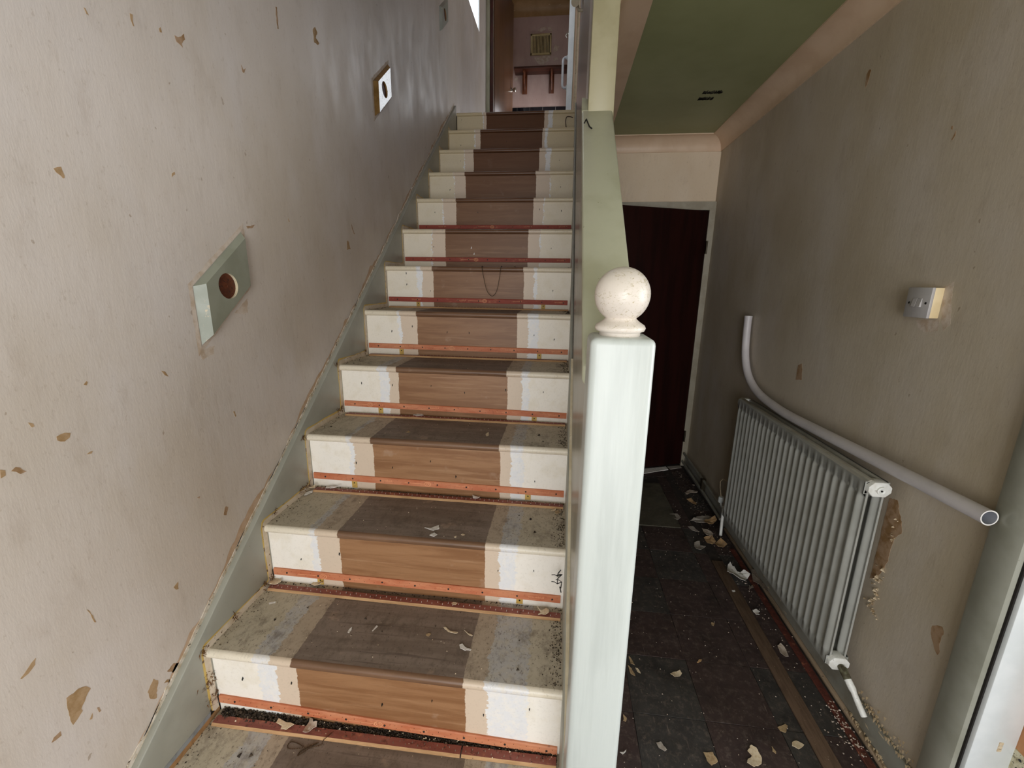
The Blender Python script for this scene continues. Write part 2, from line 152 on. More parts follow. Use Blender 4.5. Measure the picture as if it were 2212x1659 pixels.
# ------------------------------------------------------------------ materials
def plaster(name, a, b, c, dark, seed=0, rough=0.62, warm=None):
    t = NT(name)
    k = t.mix(t.ramp(t.noise(1.3, 4, 0.55, loc=(seed, 0, 0)), 0.36, 0.64), lin(a), lin(b))
    k = t.mix(t.math('MULTIPLY', t.ramp(t.noise(4, 6, 0.6, (1, 1, 0.45), (seed, 4, 1), (0.35, 0, 0)), 0.42, 0.75), 0.7), k, lin(c))
    k = t.mix(t.math('MULTIPLY', t.ramp(t.noise(18, 5, 0.7, (1, 1, 0.4), (seed, 2, 7), (0.5, 0, 0)), 0.5, 0.8), 0.26), k, lin(dark))
    k = t.mix(t.math('MULTIPLY', t.ramp(t.noise(120, 4, 0.7, (1, 1, 0.6), (seed, 9, 3)), 0.58, 0.72), 0.3), k, lin(dark))
    k = t.mix(t.math('MULTIPLY', t.ramp(t.noise(38, 3, 0.55, (1, 1, 0.7), (seed, 5, 8), (0.6, 0, 0)), 0.725, 0.75), 0.7), k, lin(dark))
    bm = t.math('ADD', t.math('MULTIPLY', t.noise(12, 5, 0.65, (1, 1, 0.3), (seed, 1, 1)), .7), t.math('MULTIPLY', t.noise(90, 4, 0.7, (1, 1, 0.25), (seed, 2, 2)), 0.28))
    rg = t.ramp(t.noise(7, 4, 0.6, (1, 1, 0.4), (seed, 3, 5)), 0.3, 0.7, rough - 0.12, rough + 0.1)
    return t.out(k, rg, bm, 0.3, 0.005, 0.45)
M_wl = plaster('stripped_plaster_left', '#d0c6be', '#c5b9ac', '#d3cbc7', '#9c8a78', 0, 0.5)
M_wr = plaster('stripped_plaster_right', '#c3b7a6', '#b7a993', '#c8beb4', '#8b7963', 11, 0.6)
M_wb = plaster('painted_plaster_end', '#ddc8ad', '#d6bfa4', '#e2d1bc', '#b0957a', 23, 0.6)
M_bath = plaster('pink_plaster_bathroom', '#c2a8a1', '#b39a92', '#cbb5ae', '#8f776e', 31, 0.6)
M_hid = paint('plain_wall', '#b5aa9c', '#a99d8e', 0.8, bump=0)
M_mid = paint('grey_violet_gloss', '#948a84', '#837a72', 0.25, 6, stretch=(1, 1, 0.3), bump=0.12, bscale=14)
M_patch = paint('bare_plaster_patch', '#ac8f6c', '#96774f', 0.85, 40, bump=0.4)
M_patch2 = paint('brown_bare_patch', '#a98c70', '#8c6b45', 0.7, 30, bump=0.4)
M_halo = paint('pale_filler_smear', '#cdbfb2', '#b9a48f', 0.7, 30, stretch=(1, 1, 1), bump=0.4)
M_ceil = paint('olive_green_ceiling', '#999c72', '#8d9166', 0.5, 2.2, 0.35, 0.65, bump=0.12, bscale=90, dirt='#a3a67e', dlo=0.72, dscale=26)
M_cove = paint('peach_coving', '#dcc0a4', '#d2b496', 0.42, 5, bump=0.1, bscale=35, dirt='#d9c3a8', dlo=0.70, dscale=40)
M_gg = paint('grey_green_gloss', '#a3a398', '#97978a', 0.3, 7, bump=0.06, bscale=40, dirt='#7d7867', dlo=0.71, dscale=120)
M_string = paint('grey_green_string_paint', '#9d9c91', '#929186', 0.4, 5, bump=0.06, bscale=50, dirt='#77705c', dlo=0.71, dscale=110)
M_skirt = paint('skirting_grey', '#908f86', '#827e72', 0.4, 9, bump=0.1, dirt='#c9b79b', dlo=0.66, dscale=60, dstretch=(1, .3, 1))
M_newel = paint('pale_green_white_gloss', '#c2c8c5', '#b8bebb', 0.36, 30, stretch=(1, 1, 0.08), bump=0.3, bscale=55)
M_cap = paint('sage_gloss', '#b1b19a', '#a5a48b', 0.35, 6, bump=0.06, bscale=80, dirt='#7e7b5e', dlo=0.70, dscale=70)
M_post = paint('cream_green_post', '#a9a181', '#a09877', 0.4, 8, bump=0.08, bscale=60)
t = NT('scuffed_white_ball'); k = lin('#d6cdc3')
k = t.mix(t.math('MULTIPLY', t.ramp(t.noise(105, 5, 0.75, (1, 1, 1.6), (2, 2, 2), dist=1.8), 0.55, 0.65), t.ramp(t.noise(24, 2, 0.5, (1, 1, 1), (5, 1, 1)), 0.38, 0.58)), k, lin('#a89b78'))
M_ball = t.out(k, 0.35, t.noise(70, 3, 0.6), 0.25, 0.003, 0.5)
M_cream = paint('aged_cream_paint', '#d8cdb4', '#cbbd9f', 0.45, 20, bump=0.15, dirt='#7d6a4f', dlo=0.68, dscale=90)
M_band = paint('old_cream_band', '#d3c6b4', '#c2b199', 0.5, 20, bump=0.2, dirt='#6d5236', dlo=0.63, dscale=60)
M_yel = paint('yellow_paint_edge', '#cdb062', '#bfa055', 0.5, 30, bump=0.2, dirt='#6a4c2c', dlo=0.60, dscale=38)
M_tan = paint('tan_carpet_edge', '#9a7248', '#80603c', 0.9, 40, bump=0.5)
M_greyline = paint('grey_scrape', '#85888a', '#6c6e70', 0.5, 30)
M_fill = paint('cracked_filler', '#d5cbbd', '#b9a88e', 0.8, 60, bump=0.6, dirt='#4a3c30', dlo=0.62, dscale=120)
M_dark = paint('dark_gap', '#1d1815', None, 0.9, bump=0)
M_black = paint('black_stub', '#141210', None, 0.5, bump=0)
M_dirt = paint('black_brown_dirt', '#2a211a', '#453729', 0.95, 80, bump=0.6)
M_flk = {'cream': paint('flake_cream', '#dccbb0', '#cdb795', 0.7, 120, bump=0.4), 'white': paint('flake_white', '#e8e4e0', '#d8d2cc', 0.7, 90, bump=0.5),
 'tan': paint('flake_tan', '#b39a77', '#9c8260', 0.8, 120, bump=0.4), 'grey': paint('flake_grey', '#aca39a', '#978c82', 0.8, 100, bump=0.4),
 'pinkgrey': paint('flake_pink_grey', '#c6b8ab', '#a89482', 0.8, 60, bump=0.4), 'orange': paint('flake_buff', '#c29c6e', '#a98a68', 0.8, 50, bump=0.4),
 'lint': paint('flake_lint', '#8d7f70', '#776a5c', 1.0, 140, bump=0.9, bscale=300)}
M_mahog = paint('mahogany_door', '#260a06', '#1b0603', 0.6, 3, stretch=(6, 6, 0.5), bump=0.04, dirt='#4a2a20', dlo=0.77, dscale=40, spec=0.15)
M_brownd = paint('brown_door', '#6a4a33', '#5b3d29', 0.3, 3, stretch=(5, 5, 0.4), bump=0.05)
M_redjamb = paint('dark_red_jamb', '#4a1a10', '#3c140c', 0.4, bump=0)
M_white = paint('white_gloss', '#e8ecee', '#dfe4e6', 0.25, bump=0.03)
M_wood = paint('dark_shelf_wood', '#4c2413', '#35170b', 0.4, 4, stretch=(.6, 5, 5), bump=0.1)
M_wood2 = paint('bracket_wood', '#6b3a1e', '#4d2510', 0.35, 4, stretch=(5, 5, .6), bump=0.1)
M_ochre = paint('ochre_coving', '#a5845a', '#947247', 0.45, 5, bump=0.1, dirt='#c4ab88', dlo=0.68, dscale=20, dstretch=(.3, 1, 1))
M_vent = paint('cream_vent', '#c6b688', '#b8a778', 0.45, bump=0)
M_tileblk = paint('black_wall_tile', '#121318', '#1a1b20', 0.1, bump=0)
M_grout = paint('pale_grout', '#b8b2aa', None, 0.9, bump=0)
M_metal = NT('dull_metal').out(lin('#b9b4aa'), 0.3, None, 0, 0, 0.5, 0.9)
M_dmetal = NT('dark_bronze').out(lin('#4f4638'), 0.4, None, 0, 0, 0.5, 0.8)
M_handle = paint('grey_white_plastic', '#c9ccd0', '#bfc2c6', 0.35, bump=0)
M_plastic = paint('white_conduit', '#cfc9cb', '#c4bec0', 0.4, 6, bump=0.04)
M_rim = paint('cut_plastic_rim', '#f2efec', None, 0.5, bump=0)
M_inner = paint('conduit_inside', '#a2a5b0', None, 0.6, bump=0)
M_rad = paint('radiator_enamel', '#a3a39e', '#989892', 0.22, 8, bump=0.04, bscale=30, spec=0.7, coat=0.8)
M_radtop = paint('dusty_radiator_top', '#a09c90', '#8f897c', 0.45, 12, bump=0.1)
M_chip = paint('chipped_white_enamel', '#e6e6e2', '#d8d6cf', 0.4, 40, bump=0.25, dirt='#8c857a', dlo=0.66, dscale=130)
M_brass = paint('tarnished_nut', '#4a4434', '#6b6b55', 0.35, 60, bump=0.3)
M_switch = paint('grey_white_switch_plate', '#b5b1b0', '#aca8a8', 0.35, bump=0)
M_patt = paint('ivory_pattress', '#ead6ae', '#dec79c', 0.4, bump=0)
M_peach = paint('bare_door_edge', '#c99468', '#bb8557', 0.6, 5, stretch=(3, 3, .4), bump=0.15)
M_hinge = paint('painted_hinge', '#d3ccb0', '#b3a886', 0.5, 60, bump=0.3, dirt='#3a3022', dlo=0.6, dscale=160)
M_grime = paint('grimy_plate', '#3a3022', '#6b5c40', 0.7, 60, bump=0.4, dirt='#c9b88c', dlo=0.62, dscale=120)
def tilemat(name, a, b, sc_):
    t = NT(name)
    k = t.mix(t.ramp(t.noise(9, 6, 0.7, loc=(sc_, 0, 0)), 0.35, 0.7), lin(a), lin(b))
    k = t.mix(t.math('MULTIPLY', t.ramp(t.noise(40, 6, 0.8, (1, 1, 1), (sc_, 3, 0)), 0.48, 0.72), 0.6), k, lin('#75685f'))
    k = t.mix(t.math('MULTIPLY', t.ramp(t.noise(7, 4, 0.6, (1, 1, 1), (2, 3, 0)), 0.5, 0.75), 0.55), k, lin('#1d1a19'))
    k = t.mix(t.math('MULTIPLY', t.ramp(t.noise(30, 4, 0.7, (3.5, .35, 1), (sc_, 1, 0), (0, 0, 0.5)), 0.62, 0.72), 0.6), k, lin('#85766c'))
    k = t.mix(t.ramp(t.noise(150, 2, 0.5, (1, 1, 1), (sc_, 7, 0)), 0.76, 0.79), k, lin('#a79a8c'))
    return t.out(k, t.ramp(t.noise(12, 4, 0.6), 0.3, 0.7, 0.45, 0.75), t.noise(60, 4, 0.6), 0.25, 0.002, 0.4)
M_t1 = tilemat('charcoal_floor_tile', '#413e3c', '#343130', 0)
M_t2 = tilemat('oxblood_floor_tile', '#443634', '#382c2b', 5)
M_t3 = tilemat('olive_floor_sheet', '#5a564a', '#4d4a3e', 9)
M_batten = paint('brown_floor_batten', '#6b5544', '#5c4838', 0.85, 30, stretch=(3, .4, 1), bump=0.3, dirt='#9a8873', dlo=0.68, dscale=160)
M_sub = paint('dark_subfloor', '#2a2320', '#3a302a', 0.9, 20, bump=0.3)
M_lath = paint('bare_lath', '#a58f76', '#8a765e', 0.8, 20, stretch=(3, .3, 3), bump=0.3, dirt='#5c4a3a', dlo=0.64, dscale=70)
# paint zones across a stair: cream | lilac primer | beige | bare brown wood | beige | lilac primer | cream
def stairmat(name, cream, lilac, beige, b1, b2, b3, dirt, dlo, damt, rough, aged='#57341c'):
    t = NT(name)
    sx = t.n.new('ShaderNodeSeparateXYZ'); t.l.new(t.pos, sx.inputs[0]); x = sx.outputs[0]
    lil = t.mix(t.math('MULTIPLY', t.ramp(t.noise(45, 5, 0.7, (1, 1, 1), (2, 8, 2)), 0.4, 0.65), .55), lin(lilac), lin(cream[0]))
    def edge(an, k, amp):
        wob = t.math('MULTIPLY', t.math('SUBTRACT', t.noise(26, 4, 0.7, (0.15, 1, 1), (k * 7.3, k, 2)), 0.5), amp)
        fine = t.math('MULTIPLY', t.math('SUBTRACT', t.noise(170, 2, 0.6, (0.1, 1, 1), (k * 3.1, 5, k)), 0.5), amp * 0.4)
        v = t.math('ADD', x, t.math('ADD', wob, fine))
        return t.ramp(t.math('SUBTRACT', v, t.attr(an)), -0.0012, 0.0012)
    grain = t.noise(11, 6, 0.65, (0.22, 2.2, 2.6), (0, 0, 0), dist=0.6)
    wood = t.mix(t.ramp(grain, 0.35, 0.62), lin(b1), lin(b2))
    wood = t.mix(t.math('MULTIPLY', t.ramp(t.noise(26, 4, 0.6, (0.12, 3, 3), (4, 4, 4)), 0.56, 0.7), 0.7), wood, lin(b3))
    wood = t.mix(t.math('MULTIPLY', t.ramp(t.noise(14, 3, 0.6, loc=(8, 2, 1)), 0.62, 0.74), 0.35), wood, lin('#b59a84'))
    wood = t.mix(t.math('MULTIPLY', t.attr('age'), .9), wood, lin(aged))
    cr = t.mix(t.math('MULTIPLY', t.ramp(t.noise(16, 4, 0.6), 0.45, 0.7), 0.6), lin(cream[0]), lin(cream[1]))
    cr = t.mix(t.math('MULTIPLY', t.attr('age'), .8), cr, lin('#cbb88f'))
    k = t.mix(edge('za', 1, 0.05), cr, lil); k = t.mix(edge('zb', 2, 0.04), k, lin(beige)); k = t.mix(edge('zc', 3, 0.012), k, wood)
    k = t.mix(edge('zd', 4, 0.010), k, lin(beige)); k = t.mix(edge('ze', 5, 0.04), k, lil); k = t.mix(edge('zf', 6, 0.05), k, cr)
    d1 = t.math('MULTIPLY', t.ramp(t.noise(16, 8, 0.8, (1, .7, 1), (1, 6, 2)), dlo, dlo + 0.2), damt * .7)
    d2 = t.math('MULTIPLY', t.ramp(t.noise(150, 5, 0.75, (1, .6, 1), (6, 1, 2)), 0.54, 0.66), .75)
    k = t.mix(t.math('MAXIMUM', d1, t.math('MULTIPLY', d2, damt)), k, lin(dirt))
    return t.out(k, rough, t.noise(40, 4, 0.6, (0.3, 1, 1)), 0.15, 0.002, 0.4)
M_riser = stairmat('riser_paint', ('#f0eae1', '#e4dbca'), '#e2e2e4', '#d3c0ac', '#9a7250', '#855d3d', '#a88362', '#5a4632', 0.66, 0.14, 0.45)
M_tread = stairmat('tread_paint_dirty', ('#b9ae9b', '#a99d88'), '#b0acaa', '#ad9c89', '#85756a', '#75655a', '#574840', '#54473b', 0.47, 0.85, 0.7)
M_nose = stairmat('nosing_paint', ('#e2d8c6', '#d6c9b2'), '#dcdbdd', '#d0bda8', '#7d5f49', '#6b4f3b', '#4f3a2b', '#5a4a38', 0.62, 0.3, 0.35)
def gripmat(name, a, b, dlo):
    t = NT(name)
    k = t.mix(t.ramp(t.noise(8, 5, 0.65, (1, 4, 4)), 0.35, 0.65), lin(a), lin(b))
    k = t.mix(t.math('MULTIPLY', t.ramp(t.noise(24, 5, 0.7, (1, 2, 2), (3, 3, 3)), 0.55, 0.7), 0.4), k, lin('#d08a66'))
    k = t.mix(t.math('MULTIPLY', t.ramp(t.noise(50, 4, 0.7, loc=(1, 9, 4)), dlo, dlo + 0.1), 0.7), k, lin('#4a2a20'))
    return t.out(k, 0.6, t.noise(60, 3, 0.6, (.3, 1, 1)), 0.25, 0.002, 0.4)
M_g_or = gripmat('orange_gripper', '#b96a48', '#c78460', 0.64)
M_g_rd = gripmat('red_gripper', '#9a4433', '#8e3c2d', 0.66)
M_g_mr = gripmat('maroon_gripper', '#935a4f', '#81483e', 0.56)
M_g_fl = gripmat('dusty_red_gripper', '#6c382e', '#5d3027', 0.48)
M_g_edge = paint('bare_ply_edge', '#c29a70', '#ab845c', 0.8, 30, stretch=(.3, 2, 2), bump=0.2)
M_print = paint('faded_print', '#dd9a70', '#d08c62', 0.7, 40, bump=0)
M_print2 = paint('faded_print_dark', '#9a5a48', '#8c5040', 0.7, 40, bump=0)
M_tab = paint('yellow_tab', '#c9a85a', '#b8954a', 0.6, 60, bump=0.2)
M_pin = paint('steel_pin', '#b8aca0', None, 0.4, bump=0)
M_chain = NT('bronze_chain').out(lin('#5a4632'), 0.35, None, 0, 0, 0.5, 0.7)
M_ink = paint('black_print', '#15130f', None, 0.7, bump=0)
t = NT('window_glass'); gl = t.n.new('ShaderNodeBsdfGlossy'); gl.inputs['Roughness'].default_value = 0.02
tr = t.n.new('ShaderNodeBsdfTransparent'); fr = t.n.new('ShaderNodeValue'); fr.outputs[0].default_value = 0.06
mx = t.n.new('ShaderNodeMixShader'); t.l.new(fr.outputs[0], mx.inputs[0]); t.l.new(tr.outputs[0], mx.inputs[1]); t.l.new(gl.outputs[0], mx.inputs[2])
t.l.new(mx.outputs[0], t.n['Material Output'].inputs[0]); M_glass = t.m

# ------------------------------------------------------------------ the shell
b = MB()
for y0, y1, z0, z1 in ((-3.9, 7.2, 0, 3.975), (-3.9, 7.2, 5.0, 5.4), (-3.9, 3.0, 3.975, 5.0)): b.box(XLW - 0.05, XLW, y0, y1, z0, z1)
b.prism([(XLW, 5.03), (XLW, 7.2), (XLW - .05, 7.2), (XLW - .05, 5.45)], 2, 3.975, 5.0)
wall_left = struct(b.build('wall_left', M_wl, smooth=False))
b = MB()
b.box(XW, XW + 0.09, 0.965, 7.2, -0.1, ZC + 0.05); b.box(XW, XW + 0.09, -3.9, 0.965, 2.08, ZC + 0.05); b.box(XW, XW + 0.09, -3.9, 0.12, -0.1, 2.08)
wall_right = struct(b.build('wall_right', M_wr, smooth=False))
b = MB(); b.box(0.10, XW + 0.02, YB, YB + 0.1, 2.035, ZC + 0.05); b.box(0.10, 0.19, YB, YB + 0.1, 0, 2.04); b.box(-1.0, 0.0125, 3.97, 4.0, -.05, LZ - .2)
wall_back = struct(b.build('wall_back', M_wb, smooth=False))
b = MB(); b.box(0.0122, 0.1045, 1.70, 3.96, -0.05, 5.4)
wall_middle = struct(b.build('wall_middle', M_mid, smooth=False))
b = MB(); b.box(-1.1, XW + 0.1, -2.5, -2.4, -0.1, 2.7)
struct(b.build('wall_front', M_hid, smooth=False))
b = MB(); b.box(-1.1, 3.2, 0.42, 0.5, 2.44, 5.4); struct(b.build('wall_upper', M_hid, smooth=False))
b = MB(); b.box(3.1, 3.2, -1.5, 7.3, -0.1, 5.4); b.box(1.1, 3.2, -1.5, -1.4, -0.1, 2.6); b.box(1.1, 3.2, 2.2, 2.3, -0.1, 2.6)
struct(b.build('wall_outer', M_hid, smooth=False))
b = MB(); b.box(-1.06, 1.13, 5.0, 5.1, -0.1, LZ - 0.2); struct(b.build('wall_far', M_hid, smooth=False))
# landing door wall: opening x -0.925 .. -0.087
b = MB(); b.box(XLW - 0.02, -0.967, 5.47, 5.57, LZ - .1, 5.4); b.box(-0.024, 0.028, 5.47, 5.57, LZ - .1, 5.4); b.box(0.66, 3.2, 5.47, 5.57, LZ - .1, 5.4); b.box(-1.0, 0.7, 5.47, 5.57, LZ + 2.05, 5.4)
struct(b.build('wall_landing', M_cream, smooth=False))
b = MB(); b.box(-1.06, 3.2, 7.0, 7.1, LZ - 0.1, 5.4); wall_bath = struct(b.build('wall_bathroom', M_bath, smooth=False))
b = MB(); b.box(-0.02, 0.028, 5.57, 7.1, LZ - 0.1, 5.4); struct(b.build('wall_bathroom_side', M_cream, smooth=False))
# floors / ceilings
b = MB(); b.box(-1.06, 3.2, -3.9, 5.1, -0.1, -0.004); floor = struct(b.build('floor', M_sub, smooth=False))
b = MB(); b.box(-1.0, 3.2, 3.965, 7.1, LZ - 0.2, LZ - 0.002); b.box(0.105, 3.2, 0.5, 3.965, 2.6, LZ - 0.002)
floor2 = struct(b.build('floor', M_sub, smooth=False))
b = MB(); b.box(0.105, XW + 0.12, -3.9, 3.6, ZC, ZC + 0.14); b.box(-1.1, 0.105, -3.9, 0.5, ZC, ZC + 0.14); b.box(XW + .1, 3.2, -1.5, 2.3, ZC + .1, ZC + 0.2)
ceiling = struct(b.build('ceiling', M_ceil, smooth=False))
b = MB(); b.box(-1.1, 3.2, 0.4, 7.2, 5.30, 5.4); struct(b.build('ceiling', M_bath, smooth=False))
# dark print smudge on the ceiling: two rows of broken strokes
b = MB(); rnd = random.Random(3)
for row, (ya, n) in enumerate(((2.685, 17), (2.765, 15))):
    x = 0.668
    for k in range(n):
        wd = rnd.uniform(0.003, 0.0055); h = rnd.uniform(0.026, 0.046)
        b.box(x, x + wd, ya - h / 2 + rnd.uniform(-.006, .006), ya + h / 2, ZC - 0.0006, ZC + 0.001)
        if rnd.random() < .7: b.box(x, x + wd + .006, ya + rnd.uniform(-.014, .01), ya + rnd.uniform(.011, .015), ZC - 0.0006, ZC + 0.001)
        x += wd + rnd.uniform(0.0004, 0.0022)
ink = b.build('print_mark', M_ink, ceiling, smooth=False); ink['kind'] = 'stuff'; lab(ink, 'smudged black print in two rows on the green ceiling')
# coving
def cove_profile(n=8, r=0.088):
    pts = [(0, 0), (0, -r - 0.004), (0.006, -r - 0.004)]
    for k in range(n + 1):
        a = math.pi / 2 * k / n
        pts.append((0.006 + (r - 0.006) * (1 - math.cos(a)), -r + (r - 0.006) * math.sin(a)))
    return pts + [(r + 0.004, -0.006), (r + 0.004, 0)]
cp = cove_profile()
b = MB(); b.prism([(XW - u, ZC + v) for u, v in cp], 1, -3.8, YB); struct(b.build('trim_1', M_cove))
b = MB(); b.prism([(YB - u, ZC + v) for u, v in cp], 0, 0.10, XW); struct(b.build('trim_2', M_cove))
b = MB(); b.prism([(0.1045 + u * 1.5, ZC + v * 1.08) for u, v in cp], 1, 1.715, YB); struct(b.build('trim_3', M_cove))
b = MB(); b.prism([(7.0 - u * 1.4, 5.28 + v * 1.8) for u, v in cp], 0, -1.0, -0.02); struct(b.build('trim_4', M_ochre))
b = MB(); b.box(0.019, 0.105, 1.62, 1.715, 1.97, ZC + 0.16); struct(b.build('trim_5', M_post, bevel=0.003))
# skirting right (notched behind nothing), bare lath at its foot
b = MB(); b.prism([(XW, -.004), (XW, 0.082), (XW - 0.010, 0.082), (XW - 0.016, 0.072), (XW - 0.018, 0.03), (XW - 0.018, -.004)], 1, 1.05, YB)
sk = struct(b.build('baseboard_right', M_skirt))
b = MB(); b.box(XW - 0.033, XW - 0.0185, 1.05, 2.45, -0.004, 0.010); struct(b.build('trim_6', M_lath, bevel=0.002))
# floor tiles
yseams = [1.212 + 0.2425 * k for k in range(-3, 9)] + [3.405]; xseams = [0.10, 0.262, 0.5035, 0.745, 0.818]
b0 = None; rnd = random.Random(5)
def tile(x0, x1, y0, y1, mt):
    b = MB(); g = 0.0008; h = rnd.uniform(-.0012, 0.0)
    b.box(x0 + g, x1 - g, y0 + g, y1 - g, -0.005, h); b.build('tile', mt, floor, bevel=0.0006, segs=1)
for j in range(len(yseams) - 1):
    for i in range(len(xseams) - 1):
        y0, y1 = yseams[j], yseams[j + 1]
        if y0 > 2.42 and y1 < 3.06 and xseams[i + 1] < 0.75: continue
        tile(xseams[i], xseams[i + 1], y0, y1, M_t1 if (i + j) % 2 == (1 if j < 3 else 0) and rnd.random() < .85 else M_t2)
    tile(0.878, 0.990, yseams[j], yseams[j + 1], M_t1 if j % 3 == 0 else M_t2)
b = MB(); b.box(0.11, 0.742, 2.428, 3.02, -0.004, 0.003); lab(b.build('floor_sheet', M_t3, floor, bevel=0.001, segs=1), 'olive grey sheet in front of the understairs door')
b = MB(); b.box(0.819, 0.877, 0.5, 2.12, -0.004, 0.004); lab(b.build('batten', M_batten, floor, bevel=0.0015), 'long brown batten let into the hall tiles')
# daylight under the ajar door, painted as pale floor patches, dimmer at right
b = MB(); b.prism([(0.60, 3.155), (0.868, 3.292), (0.86, 3.345), (0.58, 3.24)], 2, -0.003, 0.0035); lab(b.build('daylight_patch', M_flk['white'], floor), 'painted strip of daylight under the understairs door')
b = MB(); b.prism([(0.885, 3.30), (0.985, 3.345), (0.985, 3.385), (0.875, 3.35)], 2, -0.003, 0.003); b.build('daylight_patch', M_flk['grey'], floor)

# bare patches on the walls
def patch(poly, xw, sgn, name, mat, parent, th=0.0005):
    if mat is M_halo: th = 0.00015
    # refine and roughen the outline
    pts = []; n = len(poly)
    for i in range(n):
        a, c = Vector(poly[i]), Vector(poly[(i + 1) % n]); L = (c - a).length; k = max(1, int(L / 0.006))
        for q in range(min(k, 8)):
            p = a.lerp(c, q / min(k, 8))
            if q: p += Vector((random.uniform(-1, 1), random.uniform(-1, 1))) * min(0.0018, L * .08)
            pts.append((p.x, p.y))
    b = MB(); b.prism(pts, 0, xw - .0005 * sgn, xw + th * sgn); return b.build(name, mat, parent, smooth=False)
for i, poly in enumerate(DATA['lw']): patch(poly, XLW, 1, 'plaster_patch', M_halo if i in (20, 21) else (M_patch if i % 3 else M_patch2), wall_left)
for i, poly in enumerate(DATA['rw']): patch(poly, XW, -1, 'plaster_patch', M_halo if i in (6, 7) else M_patch2, wall_right)
# peeling paint curls beside the radiator
rnd = random.Random(9); b = MB()
for k in range(46):
    z = rnd.uniform(.385, .56); y = 1.332 + rnd.gauss(0, .014); s = rnd.uniform(.002, .009)
    if k > 34: z = rnd.uniform(.66, .79); y = 1.326 + rnd.gauss(0, .005); s *= .6
    a = rnd.uniform(0, 6.3); c, d = math.cos(a) * s, math.sin(a) * s
    b.add([(XW - .001, y - c, z - d), (XW - .002 - s * .9, y + d * .6, z - c * .6), (XW - .001, y + c, z + d), (XW - .006 - s * .4, y - d * .8, z + c * .8)], [(0, 1, 2), (0, 2, 3)])
o = b.build('peeling_paint', M_flk['cream'], wall_right); o['kind'] = 'stuff'; lab(o, 'curled paint peelings beside the near end of the radiator')
b = MB()
for k in range(150):
    y = rnd.uniform(1.06, 1.30); s = rnd.uniform(.002, .007); x = XW - rnd.uniform(.001, .02) - (0.012 if rnd.random() < .3 else 0); z = 0.083 + rnd.uniform(0, .05) * rnd.random() if x > XW - .018 else 0.012
    b.add([(x - s, y - s, z), (x + s * .5, y - s * .3, z + s), (x, y + s, z + s * .4), (x - s * .5, y + s * .2, z + s)], [(0, 1, 2), (0, 2, 3)])
o = b.build('paint_crumbs', M_flk['cream'], sk); o['kind'] = 'stuff'
# cracked filler along the left string
rnd = random.Random(2); n = 240
for nm, off, hh, mt, xo in (('filler_bead', 0.004, 0.013, M_fill, 0.0022), ('crack', 0.0165, 0.0018, M_dark, 0.0010)):
    b = MB(); top = []; bot = []
    for k in range(n + 1):
        y = 0.45 + (3.9 - 0.45) * k / n; z = pitch(y) + 0.055
        j = mnoise.noise(Vector((y * 22, off * 90, 0))) * 0.006 + mnoise.noise(Vector((y * 70, 1, off))) * 0.003
        bot.append((y, z - .012 + (off if nm == 'crack' else 0) + (j if nm == 'crack' else 0))); top.append((y, z + off + hh * max(0.05, (1 + j * 130) * .7) + j - (.004 if nm == 'crack' and mnoise.noise(Vector((y * 6, 3, 0))) < 0 else 0)))
    if nm == 'crack': top = [(y, min(z, bz + .0028)) for (y, z), (by, bz) in zip(top, bot)]
    for k in range(n):
        q = [bot[k], bot[k + 1], top[k + 1], top[k]]
        b.add([(XLW + xo, u, v) for u, v in q] + [(XLW - .001, u, v) for u, v in q], [(0, 1, 2, 3), (3, 2, 6, 7), (0, 4, 5, 1)])
    o = b.build(nm, mt, wall_left, smooth=False)

M_stain = paint('tan_stain', '#c3a78d', '#b99a7c', 0.8, 30, bump=0.3)
n = 300; runs = []; cur = None; b = MB()
for k in range(n):
    y0, y1 = 0.5 + 3.2 * k / n, 0.5 + 3.2 * (k + 1) / n
    wf = lambda y: max(0.0, .012 + .03 * mnoise.noise(Vector((y * 5, 8, 2))) + .016 * mnoise.noise(Vector((y * 24, 1, 2))) + .006 * mnoise.noise(Vector((y * 80, 4, 2))))
    w0, w1 = wf(y0), wf(y1)
    if w0 <= 0 and w1 <= 0: continue
    q = [(y0, pitch(y0) + .068), (y1, pitch(y1) + .068), (y1, pitch(y1) + .068 + w1), (y0, pitch(y0) + .068 + w0)]
    b.add([(XLW + .0005, u, v) for u, v in q], [(0, 1, 2, 3)])
o = b.build('stain_band', M_stain, wall_left, smooth=False); o['kind'] = 'stuff'
# ------------------------------------------------------------------ windows and doors
win = MB()
for y0, y1, z0, z1 in ((3.0, 5.03, 3.968, 3.976), (3.0, 5.03, 4.985, 5.0), (3.0, 3.02, 3.976, 4.985), (5.024, 5.034, 3.976, 4.985), (3.9, 3.93, 3.976, 4.985)): win.box(XLW - .012, XLW - .002, y0, y1, z0, z1)
wo = struct(win.build('window_1', M_white, bevel=0.002))
for y0, y1 in ((3.02, 3.9), (3.93, 5.024)):
    b = MB(); b.box(XLW - .009, XLW - .005, y0, y1, 3.976, 4.985); b.build('pane', M_glass, wo, smooth=False)
